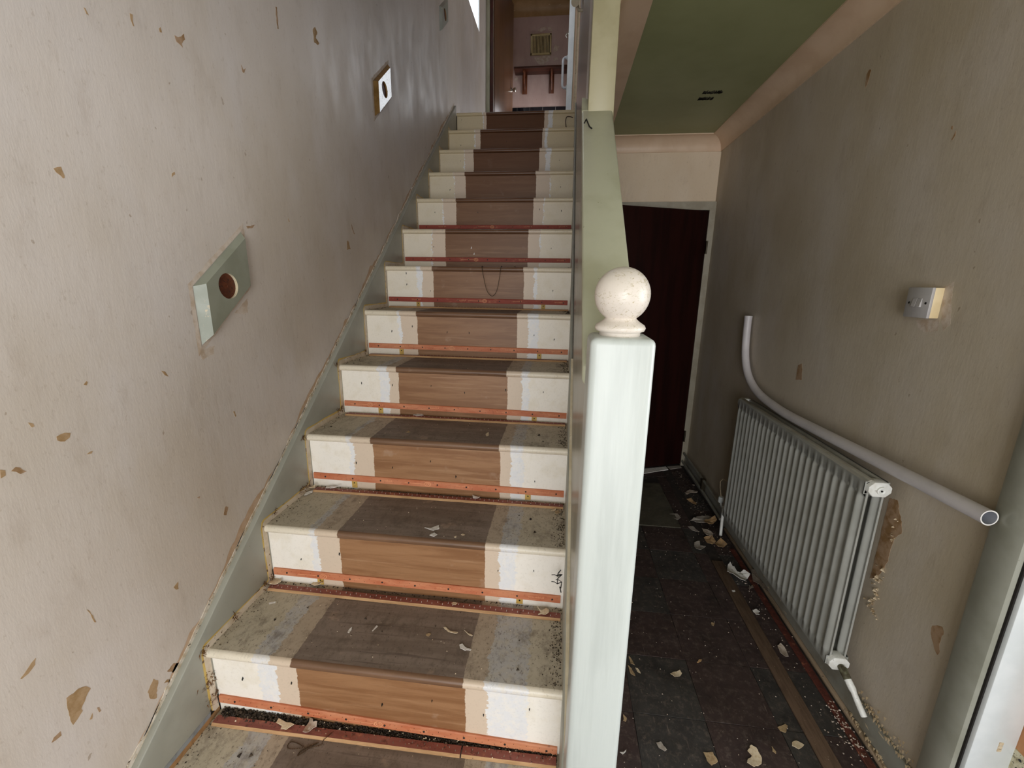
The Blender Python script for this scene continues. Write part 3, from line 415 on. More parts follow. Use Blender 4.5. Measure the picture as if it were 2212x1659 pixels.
# understairs door: ajar leaf hinged on the right
M_dframe = paint('dull_cream_door_frame', '#a39a88', '#968c79', 0.45, 9, bump=0.1)
d1 = MB(); d1.box(0.988, XW, YB - 0.03, YB + 0.1, 0, 2.035); d1.box(0.1045, 0.988, YB - .0295, YB + .1, 1.978, 2.035); d1.box(0.1045, 0.2, YB - .03, YB + .1, 0, 1.978)
door1 = struct(d1.build('door_1', M_dframe, smooth=False))
ang = math.atan2(-0.272, -0.69); hx, hy = 0.985, 3.388
du = Vector((math.cos(ang), math.sin(ang), 0)); dn = Vector((-du.y, du.x, 0)) * -1
if dn.y < 0: dn = -dn
b = MB(); P = [Vector((hx, hy, 0)), Vector((hx, hy, 0)) + du * .76, Vector((hx, hy, 0)) + du * .76 + dn * .038, Vector((hx, hy, 0)) + dn * .038]
b.prism([(p.x, p.y) for p in P], 2, 0.018, 1.972); leaf = b.build('leaf', M_mahog, door1, bevel=0.002); lab(leaf, 'very dark mahogany flush door leaf, ajar')
for z in (0.26, 1.72):
    b = MB(); b.tube([(hx + .006, hy - .012, z - .045), (hx + .006, hy - .012, z + .045)], 0.0065, 10); b.box(hx, hx + .012, hy - .012, hy + .004, z - .045, z + .045); b.build('hinge', M_dmetal, door1)
# right hall doorway: architrave, jamb, door edge with hinge
d2 = MB(); d2.prism([(XW, 0.966), (XW, 1.052), (XW - .014, 1.052), (XW - .022, 1.040), (XW - .024, 0.985), (XW - .020, 0.970), (XW - .014, 0.966)], 2, -0.004, 2.16)
door2 = struct(d2.build('door_2', M_gg, bevel=0)); lab(door2, 'pale grey green architrave of the doorway at the right edge')
b = MB(); b.box(XW - .008, 1.118, 0.950, 0.968, -0.004, 2.08); jamb = b.build('jamb', M_white, door2, bevel=0.002)
b = MB(); b.box(XW - .0125, XW - .0085, 0.9600, 0.9655, -0.004, 2.08); b.build('shadow_strip', M_dark, door2, smooth=False)  # dark strip painted in for the shade between architrave and jamb
b = MB()
for z in (0.328, 0.338, 0.348): b.box(1.078, 1.087, 0.9485, 0.951, z, z + .008)
lab(b.build('tape_scrap', M_flk['cream'], door2, smooth=False), 'three tiny cream scraps stuck on the jamb')
b = MB(); b.box(1.119, 1.860, 0.912, 0.952, 0.015, 2.03); dl = b.build('leaf', [M_brownd, M_peach], door2, smooth=False)
for pl in dl.data.polygons:
    if pl.normal.x < -0.9: pl.material_index = 1
hg = MB(); hg.box(1.1165, 1.1195, 0.911, 0.951, 0.215, 0.342); hg.box(1.1195, 1.150, 0.905, 0.9125, 0.215, 0.342, 1); h = hg.build('hinge', [M_hinge, M_grime], door2, bevel=0.0008, segs=1)
for z in (0.235, 0.268, 0.299, 0.326):
    b = MB(); b.lathe([(0.0038, 0), (0.003, -.0012)], (1.1162, 0.934, z), 10, 0); b.build('screw', M_black, h)
# landing doorway to the bathroom
d3 = MB(); d3.box(-1.004, -0.967, 5.44, 5.58, LZ, LZ + 2.1); d3.box(-0.967, -0.925, 5.47, 5.60, LZ, LZ + 2.06, 1); d3.box(-0.087, -0.024, 5.43, 5.58, LZ, LZ + 2.1, 2); d3.box(-0.024, 0.0, 5.45, 5.47, LZ, LZ + 2.1, 3)
d3.box(-0.967, -0.087, 5.455, 5.575, LZ + 2.06, LZ + 2.1, 2)
door3 = struct(d3.build('door_3', [M_cap, M_redjamb, M_white, M_cove], bevel=0.002))
q0, q1 = Vector((-0.918, 5.52, 0)), Vector((-0.795, 6.27, 0)); du = (q1 - q0).normalized(); dn = Vector((-du.y, du.x, 0))
b = MB(); b.prism([(q.x, q.y) for q in (q0, q1, q1 + dn * .038, q0 + dn * .038)], 2, LZ + .01, LZ + 2.04); lab(b.build('leaf', M_brownd, door3, bevel=0.002), 'brown bathroom door leaf standing open')
kp = q0.lerp(q1, 0.92); kn = MB(); kn.tube([kp + Vector((0, 0, LZ + 1.06)), kp - dn * .022 + Vector((0, 0, LZ + 1.06)), kp - dn * .028 + Vector((0, 0, LZ + 1.06)), kp - dn * .055 + Vector((0, 0, LZ + 1.06)), kp - dn * .062 + Vector((0, 0, LZ + 1.06))], [.026, .010, .022, .027, .018], 16); kn.build('knob', M_metal, door3)
gh = thing('grab_handle', 'grey D-shaped grab handle on the white jamb of the upstairs doorway', 'handle')
b = MB(); pth = [(-0.087, 5.45, 3.895), (-0.115, 5.45, 3.897), (-0.131, 5.45, 3.885), (-0.136, 5.45, 3.865), (-0.136, 5.45, 3.63), (-0.131, 5.45, 3.61), (-0.115, 5.45, 3.598), (-0.086, 5.45, 3.60)]
b.tube(pth, 0.0135, 14); b.build('grip', M_handle, gh)
for z in (3.895, 3.60):
    b = MB(); b.lathe([(0.024, 0), (0.024, -.006), (0.018, -.010)], (-0.087, 5.45, z), 18, 0); b.build('flange', M_handle, gh)
hk = MB(); hk.tube([(-0.088, 5.45, 4.13), (-0.105, 5.45, 4.125), (-0.112, 5.45, 4.105), (-0.104, 5.45, 4.088)], 0.007, 8); hk.lathe([(0.014, 0), (0.012, -.004)], (-0.087, 5.45, 4.12), 12, 0); tag(hk.build('coat_hook', M_metal), 'small metal hook high on the white jamb upstairs', 'hook')
# bathroom things
v = thing('vent_grille', 'square cream slatted vent grille on the pink bathroom wall', 'vent')
b = MB()
x0, x1, z0, z1 = -0.632, -0.337, 4.634, 4.895
for a, c, e, f in ((x0, x1, z0, z0 + .024), (x0, x1, z1 - .024, z1), (x0, x0 + .022, z0, z1), (x1 - .022, x1, z0, z1)): b.box(a, c, 6.978, 7.0, e, f)
b.build('frame', M_vent, v, bevel=0.002); b = MB(); b.box(x0 + .01, x1 - .01, 6.996, 7.0, z0 + .01, z1 - .01); b.build('backing', M_dark, v)
b = MB(); b.box(x0 + .026, x0 + .038, 6.980, 6.996, z0 + .02, z1 - .02); s0 = b.build('slat', M_vent, v, bevel=0.001, segs=1)
for k in range(1, 12): dup(s0, v, (k * 0.0205, 0, 0))
s = thing('wall_shelf', 'dark stained wooden shelf with two brackets on the bathroom wall', 'shelf')
b = MB(); b.box(-0.845, -0.10, 6.80, 7.0, 4.392, 4.420); b.build('plank', M_wood, s, bevel=0.002)
for xc in (-0.705, -0.315):
    b = MB(); b.box(xc - .035, xc + .035, 6.978, 7.0, 4.145, 4.392); b.box(xc - .014, xc + .014, 6.83, 6.98, 4.362, 4.392)
    b.prism([(6.978, 4.18), (6.978, 4.24), (6.87, 4.362), (6.84, 4.362)], 0, xc - .010, xc + .010); b.build('bracket', M_wood2, s, bevel=0.002)
for k in range(5):
    b = MB(); b.box(-1.0 + k * 0.188 + .002, -1.0 + (k + 1) * 0.188 - .002, 6.99, 7.0, 3.79, 3.972); b.build('tile', M_tileblk, wall_bath, bevel=0.001, segs=1)
for poly in (((805,440),(870,400),(930,395),(920,440),(850,470)), ((945,400),(990,400),(1020,470),(960,455)), ((1030,740),(1060,670),(1120,680),(1100,740),(1060,760)), ((760,830),(980,800),(1000,860),(900,940),(830,930)), ((1045,850),(1100,840),(1110,870),(1050,890)), ((470,1160),(490,1110),(530,1110),(520,1150))):
    pp_ = [(-.631 + (1040 + u / 6.636 - 1147) * .00657, 4.897 - (v_ / 6.636 - 75) * .00573) for u, v_ in poly]
    b = MB(); b.prism(pp_, 1, 6.9985, 7.0005); b.build('plaster_patch', M_halo, wall_bath, smooth=False)
b = MB(); b.box(-1.0, -0.02, 6.994, 7.001, 3.78, 3.974); b.build('grout', M_grout, wall_bath)
# handrail on the stairwell wall, just reaching the top of the picture
hr = thing('handrail', 'painted handrail end on the stairwell wall at the top of the picture', 'handrail')
b = MB(); b.tube([(-0.035, 3.0, 3.08), (-0.035, 3.05, 3.115), (-0.035, 3.9, 3.115 + .85 * .789)], 0.024, 14); b.build('rail', M_cream, hr)
b = MB(); b.tube([(0.02, 3.12, 3.10), (-0.01, 3.12, 3.10), (-0.034, 3.12, 3.15)], 0.010, 10); b.lathe([(0.03, 0), (0.026, -.006)], (0.02, 3.12, 3.10), 14, 0); b.build('bracket', M_cream, hr)

# ------------------------------------------------------------------ staircase
st = thing('staircase', 'straight painted staircase with a bare brown runner stripe up the middle', 'staircase')
Z = {1: (-.845, -.792, -.732, -.255, -.196, -.09), 2: (-.835, -.81, -.735, -.251, -.205, -.151), 3: (-.828, -.809, -.731, -.244, -.205, -.158), 4: (-.812, -.77, -.728, -.254, -.193, -.161),
     5: (-.825, -.809, -.73, -.245, -.195, -.143), 6: (-.815, -.79, -.729, -.243, -.19, -.171), 7: (-.815, -.813, -.733, -.248, -.18, -.176), 8: (-.822, -.816, -.733, -.242, -.178, -.173),
     9: (-.811, -.809, -.732, -.247, -.153, -.149), 10: (-.802, -.80, -.732, -.247, -.20, -.165), 11: (-.78, -.775, -.733, -.244, -.225, -.205), 12: (-.76, -.758, -.733, -.246, -.215, -.178)}
Z[0] = (-.86, -.79, -.745, -.25, -.20, -.13)
def zones(o, i, dx=0.0):
    o['age'] = float(min(1.0, max(0.0, (i - 3) / 8.0)))
    for k, v in zip('abcdef', Z[i]): o['z' + k] = float(v + dx)
NT_ = 0.026
for i in range(0, 13):
    # tread with a half-round nosing
    yb = yr(i + 1) if i < 12 else yn(12) + 0.12
    prof = [(yb, tz(i)), (yb, tz(i) - NT_), (yn(i) + .013, tz(i) - NT_)]
    for k in range(1, 8):
        a = -math.pi / 2 - math.pi * k / 8; prof.append((yn(i) + .013 + .013 * math.cos(a), tz(i) - .013 + .013 * math.sin(a)))
    prof.append((yn(i) + .013, tz(i)))
    b = MB(); b.prism(prof, 0, XL, 0.0); o = b.build('tread', [M_tread, M_nose], st)
    for pl in o.data.polygons:
        if pl.normal.z < 0.9 or pl.center.y < yn(i) + .0125: pl.material_index = 1
    zones(o, i, random.uniform(-.004, .004))
    if i == 0 or i > 0:
        zb = tz(i - 1) - .02 if i else -0.01
        b = MB(); b.box(XL, 0.0, yr(i), yr(i) + .014, zb, tz(i) - NT_ + .001); o = b.build('riser', M_riser, st, smooth=False); zones(o, i)
        for (tx, tzz) in DATA['T'].get(str(i), []):
            c = MB(); s = random.uniform(.002, .0035); a = random.uniform(-.4, .4)
            c.add([(tx + math.cos(a + t) * s * (1 if q == 0 else .5) * .8, yr(i) - (0.0005 if q == 0 else .004), tzz + math.sin(t) * s * 2.2 * (1 if q == 0 else .5)) for q in (0, 1) for t in (0.3, 1.7, 2.9, 4.4)], [(0, 1, 2, 3), (4, 5, 6, 7), (0, 1, 5, 4), (1, 2, 6, 5), (2, 3, 7, 6), (3, 0, 4, 7)])
            c.build('tack', M_black, o)
# strings
b = MB(); yA, yB_ = 0.30, 3.9
b.prism([(yA, max(0.0, pitch(yA) - .26)), (yA, pitch(yA) + .055), (yB_, pitch(yB_) + .055), (yB_, pitch(yB_) - .30), (0.52, 0.0), (yA, 0.0)][1:], 0, XLW + .0004, XL)
sl = b.build('string_board', M_string, st, bevel=0.003)
b = MB(); b.prism([(0.758, pitch(0.758) + .052), (yB_, pitch(yB_) + .052), (yB_, pitch(yB_) - .30), (0.758, 0.0)], 0, 0.0, 0.0115); b.build('string_board', M_string, st, bevel=0.003)
# old paint band hugging the left end of the steps
def offset_profile(d, i0, i1):
    pts = []
    for i in range(i0, i1 + 1):
        y, z0, z1 = yn(i) + .012, tz(i - 1), tz(i)
        for k in range(5): pts.append((y - d - (0.010 if d else 0) * (1 - abs(k - 2) / 2) * 0, z0 + d * 1.2 + (z1 - z0 - d * 1.4) * k / 4))
        for k in range(1, 7):
            a = math.pi - math.pi / 2 * k / 6; pts.append((y + math.cos(a) * d, z1 + math.sin(a) * d - (0.2 * d if k < 3 else 0)))
        yend = yn(i + 1) + .012
        for k in range(1, 5): pts.append((y + (yend - d * 1.3 - y) * k / 4, z1 + d))
    return pts
def ribbon(name, da, db, i0, i1, mt, xo, wob=0.0):
    A, B = offset_profile(da, i0, i1), offset_profile(db, i0, i1); b = MB()
    for k in range(len(A) - 1):
        w0 = wob * mnoise.noise(Vector((A[k][0] * 60, A[k][1] * 60, da * 50))); w1 = wob * mnoise.noise(Vector((A[k+1][0] * 60, A[k+1][1] * 60, da * 50)))
        q = [A[k], A[k + 1], (B[k+1][0] - w1, B[k+1][1] + w1), (B[k][0] - w0, B[k][1] + w0)]
        b.add([(XL + xo, u, v) for u, v in q] + [(XL - .001, u, v) for u, v in q], [(0, 1, 2, 3), (3, 2, 6, 7), (0, 4, 5, 1)])
    return b.build(name, mt, sl, smooth=False)
ribbon('paint_band', 0.0, 0.020, 1, 11, M_band, 0.0010, .004)
ribbon('paint_edge', 0.016, 0.0245, 1, 11, M_yel, 0.0006, .005)
b = MB()
for (a, c, d, e, mt, xo) in ((0.0, 0.016, 0.60, 0.88, 0, .0012), (0.016, 0.030, 0.60, 0.85, 1, .0008)):
    q = [(d, tz(0) + a), (e, tz(0) + a), (e + .002, tz(0) + c), (d, tz(0) + c)]
    b.add([(XL + xo, u, v) for u, v in q] + [(XL - .001, u, v) for u, v in q], [(0, 1, 2, 3), (3, 2, 6, 7), (0, 4, 5, 1)], mt)
b.build('paint_band', [M_tan, M_greyline], sl, smooth=False)
# tufts of carpet left on the paint edge
rnd = random.Random(12); b = MB()
for (yy, zz, n, sp) in ((0.870, 0.335, 26, .03), (0.875, 0.285, 22, .022), (0.862, 0.445, 12, .012), (0.985, 0.452, 10, .01), (1.115, 0.452, 16, .014), (1.15, 0.46, 14, .012), (1.20, 0.675, 8, .01), (1.36, .672, 14, .016), (1.40, .675, 18, .016), (1.66, .893, 16, .016), (1.69, .90, 18, .014), (1.40, .87, 16, .012), (1.675, 1.10, 12, .012), (1.95, 1.11, 12, .012)):
    for k in range(int(n * 1.8)):
        y = yy + rnd.gauss(0, sp * .55); z = zz + rnd.gauss(0, sp * .5); a = rnd.uniform(0, 6.3); L = rnd.uniform(.007, .018); t_ = .0017
        c, d = math.cos(a) * L, math.sin(a) * L
        b.add([(XL + .001, y - t_, z), (XL + .001, y + t_, z), (XL + rnd.uniform(.002, .009), y + c, z + d)], [(0, 1, 2)])
o = b.build('carpet_tuft', paint('brown_carpet_fibre', '#5a3a1e', '#7a5426', 0.9, 90, bump=0), sl, smooth=False); o['kind'] = 'stuff'
# dirt on the treads
rnd = random.Random(21)
def crumbs(name, mt, parent, spots):
    b = MB()
    for x, y, z, s in spots:
        a = rnd.uniform(0, 6.3); q = []
        for k in range(3): q.append((x + math.cos(a + k * 2.1) * s * rnd.uniform(.6, 1.2), y + math.sin(a + k * 2.1) * s * rnd.uniform(.6, 1.2), z))
        q.append((x + rnd.uniform(-.3, .3) * s, y + rnd.uniform(-.3, .3) * s, z + s * rnd.uniform(.5, 1.1)))
        b.add(q, [(0, 1, 2), (0, 1, 3), (1, 2, 3), (2, 0, 3)])
    o = b.build(name, mt, parent, smooth=False); o['kind'] = 'stuff'; return o
dk, pl_ = [], []
for i in range(0, 12):
    z = tz(i); f = max(.25, 1 - i * .07)
    for k in range(int(260 * f)): dk.append((-abs(rnd.gauss(0, .018)) - .003, rnd.uniform(yn(i) + .02, yr(i + 1)), z, rnd.uniform(.0008, .0035)))
    for k in range(int(150 * f)): dk.append((rnd.uniform(-.97, -.01), yr(i + 1) - abs(rnd.gauss(0, .006)) - .002, z, rnd.uniform(.001, .004)))
    for k in range(int(110 * f)): dk.append((rnd.uniform(-.97, -.01), rnd.uniform(yn(i) + .02, yr(i + 1)), z, rnd.uniform(.0006, .0022)))
    for k in range(int(60 * f)): dk.append((XL + abs(rnd.gauss(0, .02)), rnd.uniform(yn(i) + .02, yr(i + 1)), z, rnd.uniform(.001, .003)))
    for k in range(int(70 * f)): pl_.append((rnd.uniform(-.97, -.02), rnd.uniform(yn(i) + .02, yr(i + 1)), z, rnd.uniform(.0006, .0022)))
    for k in range(int(30 * f)): pl_.append((XL + abs(rnd.gauss(0, .05)), yr(i + 1) - abs(rnd.gauss(0, .012)), z, rnd.uniform(.001, .004)))
for k in range(2600): dk.append((rnd.uniform(-.97, -.008), yr(1) - abs(rnd.gauss(0, .011)) - .001, tz(0) + rnd.uniform(0, .006), rnd.uniform(.001, .006)))
for k in range(500): dk.append((-.97 + abs(rnd.gauss(0, .12)), yr(1) - abs(rnd.gauss(0, .012)) - .001, tz(0) + rnd.uniform(0, .012), rnd.uniform(.002, .006)))
for k in range(160): pl_.append((rnd.uniform(-.97, -.01), yr(1) - abs(rnd.gauss(0, .016)), tz(0) + rnd.uniform(.002, .008), rnd.uniform(.001, .004)))
for (x, y, z, s) in ((-.12, .925, .436, .006), (-.125, 1.02, .436, .004), (-.10, 1.235, .654, .007), (-.118, 1.31, .654, .006), (-.87, 1.0, .436, .005), (-.80, 1.06, .436, .005), (-.60, 1.04, .436, .005), (-.53, 1.0, .436, .004), (-.11, 1.55, .872, .008), (-.09, 1.49, .872, .005), (-.94, 1.52, .872, .006), (-.84, .775, .218, .008), (-.81, .78, .218, .008), (-.38, 1.04, .436, .004), (-.16, 1.33, .654, .004)): dk.append((x, y, z, s))
crumbs('loose_dirt', M_dirt, st, dk); crumbs('pale_crumb', M_flk['cream'], st, pl_)
# floor specks
fl = []
for k in range(520):
    x = rnd.uniform(.12, .95); y = rnd.uniform(.8, 3.3); fl.append((x, y, 0, rnd.uniform(.0008, .003)))
for k in range(240): fl.append((.935 + rnd.gauss(0, .03), rnd.uniform(1.05, 3.3), 0.001, rnd.uniform(.001, .004)))
for k in range(110): fl.append((.962 + rnd.gauss(0, .016), rnd.uniform(1.15, 1.34), 0.007, rnd.uniform(.0015, .005)))
crumbs('pale_crumb', M_flk['pinkgrey'], floor, [p for p in fl if p[0] < .99])
crumbs('loose_dirt', M_dirt, floor, [(.93 + rnd.gauss(0, .03), rnd.uniform(2.4, 3.3), 0, rnd.uniform(.002, .008)) for k in range(200)])

# ------------------------------------------------------------------ balustrade, newel
ba = thing('balustrade', 'solid sage green balustrade with a wide sloping capping board', 'balustrade')
ct = lambda y: 1.480 + 0.826 * (y - 0.976)
b = MB(); b.prism([(0.759, ct(.759)), (1.625, ct(1.625)), (1.625, ct(1.625) - .036), (0.759, ct(.759) - .036)], 0, -0.001, 0.101); b.build('capping', M_cap, ba, bevel=0.006, segs=3)
b = MB(); b.prism([(0.76, ct(.76) - .036), (1.695, ct(1.695) - .036), (1.695, pitch(1.695) - .1), (0.76, 0.12)], 0, 0.012, 0.090); b.build('panel', M_gg, ba, smooth=False)
b = MB(); b.prism([(0.76, pitch(.76) + .0525), (1.695, pitch(1.695) + .0525), (1.695, pitch(1.695) + .064), (0.76, pitch(.76) + .064)], 0, 0.004, 0.0125); b.build('bead', M_cream, ba)
b = MB(); b.prism([(1.625, ct(1.625)), (1.71, ct(1.71)), (1.71, ct(1.71) - .04), (1.625, ct(1.625) - .036)], 0, -0.001, 0.019); b.build('capping', M_cap, ba)
b = MB(); b.prism([(0.76, 0.0), (1.695, 0.0), (1.695, pitch(1.695) - .103), (0.76, 0.118)], 0, 0.0125, 0.0895); struct(b.build('wall_spandrel', M_hid, smooth=False))
nw = thing('newel_post', 'white gloss square newel post with a scuffed ball finial', 'newel post')
b = MB(); b.box(0.004, 0.104, 0.660, 0.757, -0.004, 1.363); b.build('post', M_newel, nw, bevel=0.011, segs=4)
prof = [(0.029, 1.358), (0.0325, 1.364), (0.0325, 1.368), (0.0345, 1.3695), (0.0385, 1.371), (0.0405, 1.3755), (0.0385, 1.380), (0.031, 1.385), (0.0255, 1.3895), (0.0245, 1.392)]
cz, rb = 1.4275, 0.0437
for k in range(0, 23):
    a = -0.98 + (math.pi / 2 + 0.98) * k / 22; prof.append((max(1e-4, rb * math.cos(a)), cz + rb * math.sin(a)))
b = MB(); b.lathe(prof, (0.053, 0.7085, 0), 48); b.build('ball_finial', M_ball, nw, angle=60)
b = MB(); b.box(0.1036, 0.1043, 0.662, 0.72, 0.26, 0.33); b.build('bare_chip', M_peach, nw, smooth=False)

# ------------------------------------------------------------------ handrail mounting boards on the left wall
def board(cy, cz, label, mats, rim=True, lit_or_bare=(3,)):
    t_ = thing('mounting_board', label, 'board', group='handrail mounting boards')
    sl_ = 0.789; hw, hh = 0.100, 0.078
    def R(dy, dz): return (cy + dy, cz + dz + sl_ * dy)
    def ring(w, h): return [R(-w, -h), R(w, -h), R(w, h), R(-w, h)]
    o4 = ring(hw, hh); i4 = [R(-hw + .027, -hh + .006), R(hw - .006, -hh + .006), R(hw - .006, hh - .014), R(-hw + .027, hh - .014)]
    H = XLW + .017; bm = bmesh.new()
    ov = [bm.verts.new((XLW - .001, y, z)) for y, z in o4]; iv = [bm.verts.new((H, y, z)) for y, z in i4]
    for k in range(4): f = bm.faces.new((ov[k], ov[(k+1) % 4], iv[(k+1) % 4], iv[k])); f.material_index = 0 if k in lit_or_bare else 1
    n = 32; rr = 0.036
    hv = [bm.verts.new((H, cy + .004 + math.cos(2*math.pi*k/n) * rr, cz + math.sin(2*math.pi*k/n) * rr)) for k in range(n)]
    hb = [bm.verts.new((H - .009, v_.co.y, v_.co.z)) for v_ in hv]
    es = [bm.edges.get((iv[k], iv[(k+1) % 4])) for k in range(4)] + [bm.edges.new((hv[k], hv[(k+1) % n])) for k in range(n)]
    r = bmesh.ops.triangle_fill(bm, use_beauty=True, use_dissolve=False, edges=es)
    for f in r['geom']:
        if isinstance(f, bmesh.types.BMFace): f.material_index = 1
    for k in range(n): f = bm.faces.new((hv[k], hv[(k+1) % n], hb[(k+1) % n], hb[k])); f.material_index = 2
    bmesh.ops.recalc_face_normals(bm, faces=bm.faces)
    me = bpy.data.meshes.new('plate'); bm.to_mesh(me); bm.free()
    for mm in mats: me.materials.append(mm)
    # normals must face the room
    o = bpy.data.objects.new('plate', me); col.objects.link(o); o.parent = t_
    b = MB(); b.lathe([(0.036, 0), (0.036, .001), (0.004, .0025), (0.0035, .001)], (H - .009, cy + .004, cz), 28, 0); b.build('socket', M_hole, t_)
    for (a, c) in ((.014, .017), (-.020, -.002), (.012, -.014)):
        b = MB(); b.lathe([(0.0028, 0), (0.002, .001)], (H - .008, cy + a, cz + c), 8, 0); b.build('screw_hole', M_black, t_)
    if rim:
        # ragged filler ring on the plaster round the board
        b = MB(); A = ring(hw + .002, hh + .002); B = ring(hw + .014, hh + .016)
        for k in range(4):
            for q in range(14):
                def L(P, u): return Vector(P[k]).lerp(Vector(P[(k+1) % 4]), u)
                a0, a1 = L(A, q/14), L(A, (q+1)/14); b0, b1 = L(B, q/14), L(B, (q+1)/14)
                j0 = mnoise.noise(Vector((b0.x*50, b0.y*50, 1))) * .006; j1 = mnoise.noise(Vector((b1.x*50, b1.y*50, 1))) * .006
                b0 = b0 + (b0 - a0) * j0 * 60; b1 = b1 + (b1 - a1) * j1 * 60
                b.add([(XLW + .0012, a0.x, a0.y), (XLW + .0012, a1.x, a1.y), (XLW + .0004, b1.x, b1.y), (XLW + .0004, b0.x, b0.y)], [(0, 1, 2, 3)])
        b.build('filler_rim', M_halo, t_, smooth=False)
    return t_
M_hole = paint('rusty_brown_socket', '#5e2c12', '#4a200c', 0.6, 60, bump=0.4, dirt='#1a0c06', dlo=0.62, dscale=120)
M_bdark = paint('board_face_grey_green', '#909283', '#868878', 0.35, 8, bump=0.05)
M_bev_lit = paint('board_bevel_lit', '#b7bcb4', '#a9aea4', 0.4, 14, bump=0.15, dirt='#d9cdb6', dlo=0.64, dscale=60)  # lighter colour paints front-door daylight onto the left bevel
M_bare = paint('ochre_bare_bevel', '#8a6a3c', '#755628', 0.5, 30, bump=0.3)
M_crz = paint('crazed_sheen_white', '#d9dde0', '#c9ced2', 0.18, 30, bump=0.2, bscale=90, dirt='#5c5a58', dlo=0.62, dscale=85, dhi=.03)  # white base colour carries the window's reflection on the crazed face
board(1.1345, 1.4235, 'largest and lowest grey-green handrail mounting board with a round brown socket', [M_bev_lit, M_bdark, M_cream])
board(2.365, 2.400, 'middle mounting board with a sheen-whitened crazed face and ochre bevels', [M_bare, M_crz, M_bare], True, (2, 3))
board(3.600, 3.375, 'highest dull brown mounting board at the top of the stair wall', [M_bev_lit, M_bdark, M_tan], False)

# ------------------------------------------------------------------ carpet grippers
fc = bpy.data.curves.new('f', 'FONT'); fc.size = 1.0; fc.body = 'gripperrods'; fo = bpy.data.objects.new('f', fc); col.objects.link(fo)
bpy.context.view_layer.update()
tme = bpy.data.meshes.new_from_object(fo.evaluated_get(bpy.context.evaluated_depsgraph_get())); TW = max(v_.co.x for v_ in tme.vertices)
TX = [tuple(v_.co) for v_ in tme.vertices]; TF = [tuple(p.vertices) for p in tme.polygons]
bpy.data.objects.remove(fo); bpy.data.curves.remove(fc)
ORD = ['lowest', 'second', 'third', 'fourth', 'fifth', 'sixth', 'seventh', 'eighth']
RG = {1: (.2615, .232), 2: (.4775, .472), 3: (.700, .692), 4: (.9165, .906), 5: (1.135, 1.132), 6: (1.351, 1.3485), 7: (1.5755, 1.5745), 8: (1.790, 1.790)}
XR = {1: -.006, 2: -.008, 3: -.006, 4: -.003, 5: -.004, 6: -.012, 7: -.003, 8: -.003}
for i, (zl, zr) in RG.items():
    mt = M_g_or if i <= 5 else M_g_rd
    g = thing('carpet_gripper', ('orange' if i <= 5 else 'red') + ' carpet gripper strip nailed across the ' + (ORD[i-1] + ' riser' if i == 1 else ORD[i-1] + ' riser from the bottom'), 'carpet gripper', group='carpet grippers on the risers')
    x0, x1 = -.979, XR[i]; yf = yr(i) - .0003; h = .0122; b = MB()
    vs = []
    for x, zc in ((x0, zl), (x1, zr)):
        vs += [(x, yf, zc - h), (x, yf - .0068, zc - h + .0008), (x, yf - .0068, zc + h - .003), (x, yf - .004, zc + h), (x, yf, zc + h)]
    b.add(vs, [(0, 1, 2, 3, 4), (9, 8, 7, 6, 5)] + [(k, (k+1) % 5, 5 + (k+1) % 5, 5 + k) for k in range(5)]); b.build('strip', mt, g, smooth=False)
    zat = lambda x: zl + (zr - zl) * (x - x0) / (x1 - x0); slope = (zr - zl) / (x1 - x0)
    # upside-down lettering and a ringed mark, as printed on the strip
    sz = 0.0105
    for xs in ((-.06, -.36, -.66) if i in (2, 3, 1) else (-.03, -.25, -.55, -.80)):
        b = MB(); b.add([(xs - vx * sz, yf - .0071, zat(xs) + .0035 - vy * sz - slope * vx * sz) for vx, vy, vz in TX], TF)
        b.build('lettering', M_print, g, smooth=False)
    b = MB(); xs = (-.50, -.80, -.52, -.86, -.56, -.45, -.55, -.5)[i-1]
    for (ra, rb_, dx) in ((.0075, .010, 0), (.003, .005, 0)):
        n = 20
        vs = [(xs + math.cos(2*math.pi*k/n) * r * 1.3, yf - .0071, zat(xs) + math.sin(2*math.pi*k/n) * r) for r in (ra, rb_) for k in range(n)]
        b.add(vs, [(k, (k+1) % n, n + (k+1) % n, n + k) for k in range(n)])
    b.add([(xs - .09, yf - .0071, zat(xs) - .001), (xs - .014, yf - .0071, zat(xs) - .001), (xs - .014, yf - .0071, zat(xs) + .001), (xs - .09, yf - .0071, zat(xs) + .001)], [(0, 1, 2, 3)])
    b.build('ring_mark', M_print, g, smooth=False)
    b = MB(); b.lathe([(.003, 0), (.003, -.0014), (.0018, -.002)], (-.93, yf - .0066, zat(-.93)), 8, 1); n0 = b.build('nail', M_black, g, smooth=False)
    for k in range(1, 9): xx = -.93 + k * .112; dup(n0, g, (k * .112, 0, zat(xx) - zat(-.93)))
    b = MB()
    for k in range(56):
        xx = -.965 + k * .0172; zz = zat(xx) + (.005 if k % 2 else -.005); b.add([(xx - .0008, yf - .0068, zz), (xx + .0008, yf - .0068, zz), (xx, yf - .0068, zz + .0012), (xx + .0003, yf - .0115, zz + .0035)], [(0, 1, 3), (1, 2, 3), (2, 0, 3)])
    o = b.build('pin', M_dmetal, g, smooth=False); o['kind'] = 'stuff'
    if 2 <= i <= 6:
        for xx in (-.815, -.138):
            b = MB(); b.box(xx - .0105, xx + .0105, yf - .0022, yf, tz(i-1) + .004, zat(xx) - h + .001); tb = b.build('metal_tab', M_tab, g, smooth=False); lab(tb, 'yellowish tab under the strip')
            b = MB(); b.lathe([(.003, 0), (.002, -.001)], (xx, yf - .0022, zat(xx) - h - .008), 8, 1); b.build('nail', M_black, tb, smooth=False)
